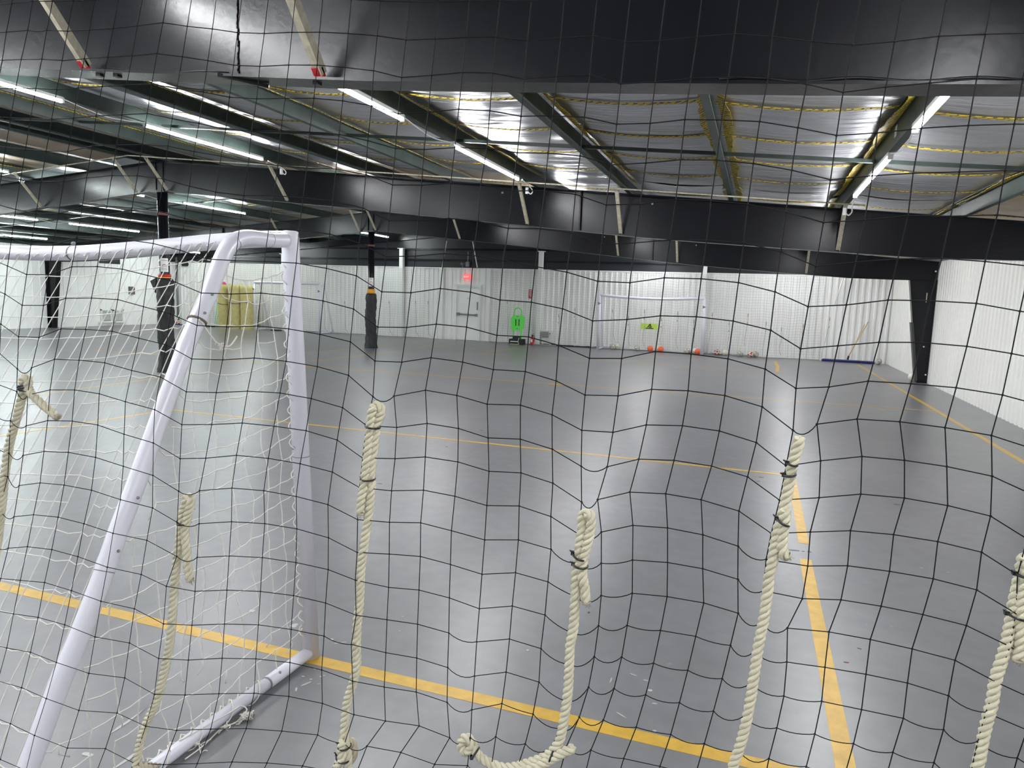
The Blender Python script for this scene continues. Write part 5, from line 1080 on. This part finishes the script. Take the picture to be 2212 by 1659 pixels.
# worn loop behind the lower knot of the third rope, ragged stub at the foot of the second rope
rope(NV([(748, 1600), (760, 1604), (764, 1622), (760, 1638), (750, 1645)], .02), root=RR[2], name='worn_loop', m_=MROPEO)
rope(NV([(298, 1662), (310, 1653), (325, 1656), (342, 1658)], .0), root=RR[1], name='worn_stub', m_=MROPEO)

# small scuffs, flakes and stains on the court floor
def scuff(px, py, w_, l_, ang, m_, n=9, seed=0):
    rg = random.Random(seed*7 + int(px)); p = fl(px, py); vs = []
    for i in range(n):
        t = 2*math.pi*i/n; r = rg.uniform(.55, 1.1); x, y = w_*r*math.cos(t), l_*r*math.sin(t)
        vs.append((p.x + x*math.cos(ang) - y*math.sin(ang), p.y + x*math.sin(ang) + y*math.cos(ang)))
    m = MB(); m.prism(vs, 'z', .0003, .0021 if m_ is not MSCD else .0018); m.build('scuff_mark', m_, floor)
MSCW = mat('pale floor scuff', (.50, .50, .49), .6); MSCD = mat('dark floor stain', (.06, .06, .065), .4); MSCR = mat('rust red fleck', (.20, .06, .04), .6)
for i, (x, y, w_, l_, an, k) in enumerate(((635, 1352, .02, .03, .2, 0), (632, 1340, .012, .012, 0, 0), (716, 1382, .012, .01, 0, 0), (728, 1390, .018, .004, .4, 0), (742, 1388, .02, .003, .5, 0), (661, 1478, .006, .034, -.4, 0), (655, 1462, .01, .006, .4, 0),
    (672, 1468, .008, .006, 0, 0), (688, 1478, .012, .003, .8, 0), (693, 1462, .01, .004, .2, 0), (640, 1490, .006, .02, .6, 0), (275, 1560, .008, .11, .05, 0), (277, 1640, .008, .08, 0, 0), (545, 1320, .02, .02, 0, 0), (1717, 1189, .045, .012, .1, 1), (1748, 1192, .022, .018, 0, 1),
    (1735, 1191, .015, .006, .2, 1), (1828, 1431, .014, .007, .2, 2), (1856, 1401, .012, .005, -.2, 1), (1912, 1073, .05, .006, -.3, 0), (1938, 1090, .03, .01, .1, 1), (1990, 1227, .012, .004, 0, 0), (2047, 1237, .006, .006, 0, 0), (1405, 1492, .012, .008, .2, 0), (1414, 1520, .014, .005, .3, 0),
    (1414, 1580, .009, .008, 0, 0), (1368, 1458, .02, .004, -.3, 0), (1342, 1545, .03, .003, -.5, 0), (1320, 1470, .004, .03, 0, 0), (1395, 1470, .014, .004, 0, 0), (1645, 1031, .03, .014, 0, 1), (1638, 1040, .025, .008, .4, 1), (1040, 930, .03, .008, .3, 2), (1055, 920, .02, .008, .4, 1), (1140, 1405, .01, .008, 0, 0),
    (864, 1364, .008, .004, 0, 0), (870, 1333, .012, .003, .4, 0), (1272, 1323, .008, .012, 0, 1), (820, 1045, .025, .008, .2, 1), (965, 965, .02, .008, .3, 1), (700, 1460, .006, .004, 0, 0), (680, 1445, .012, .006, .3, 0), (1205, 829, .1, .05, 0, 3), (330, 1640, .03, .005, .3, 0), (190, 1630, .03, .012, 0, 0))):
    scuff(x, y, w_, l_, an, (MSCW, MSCD, MSCR, MLINE)[k], seed=i)
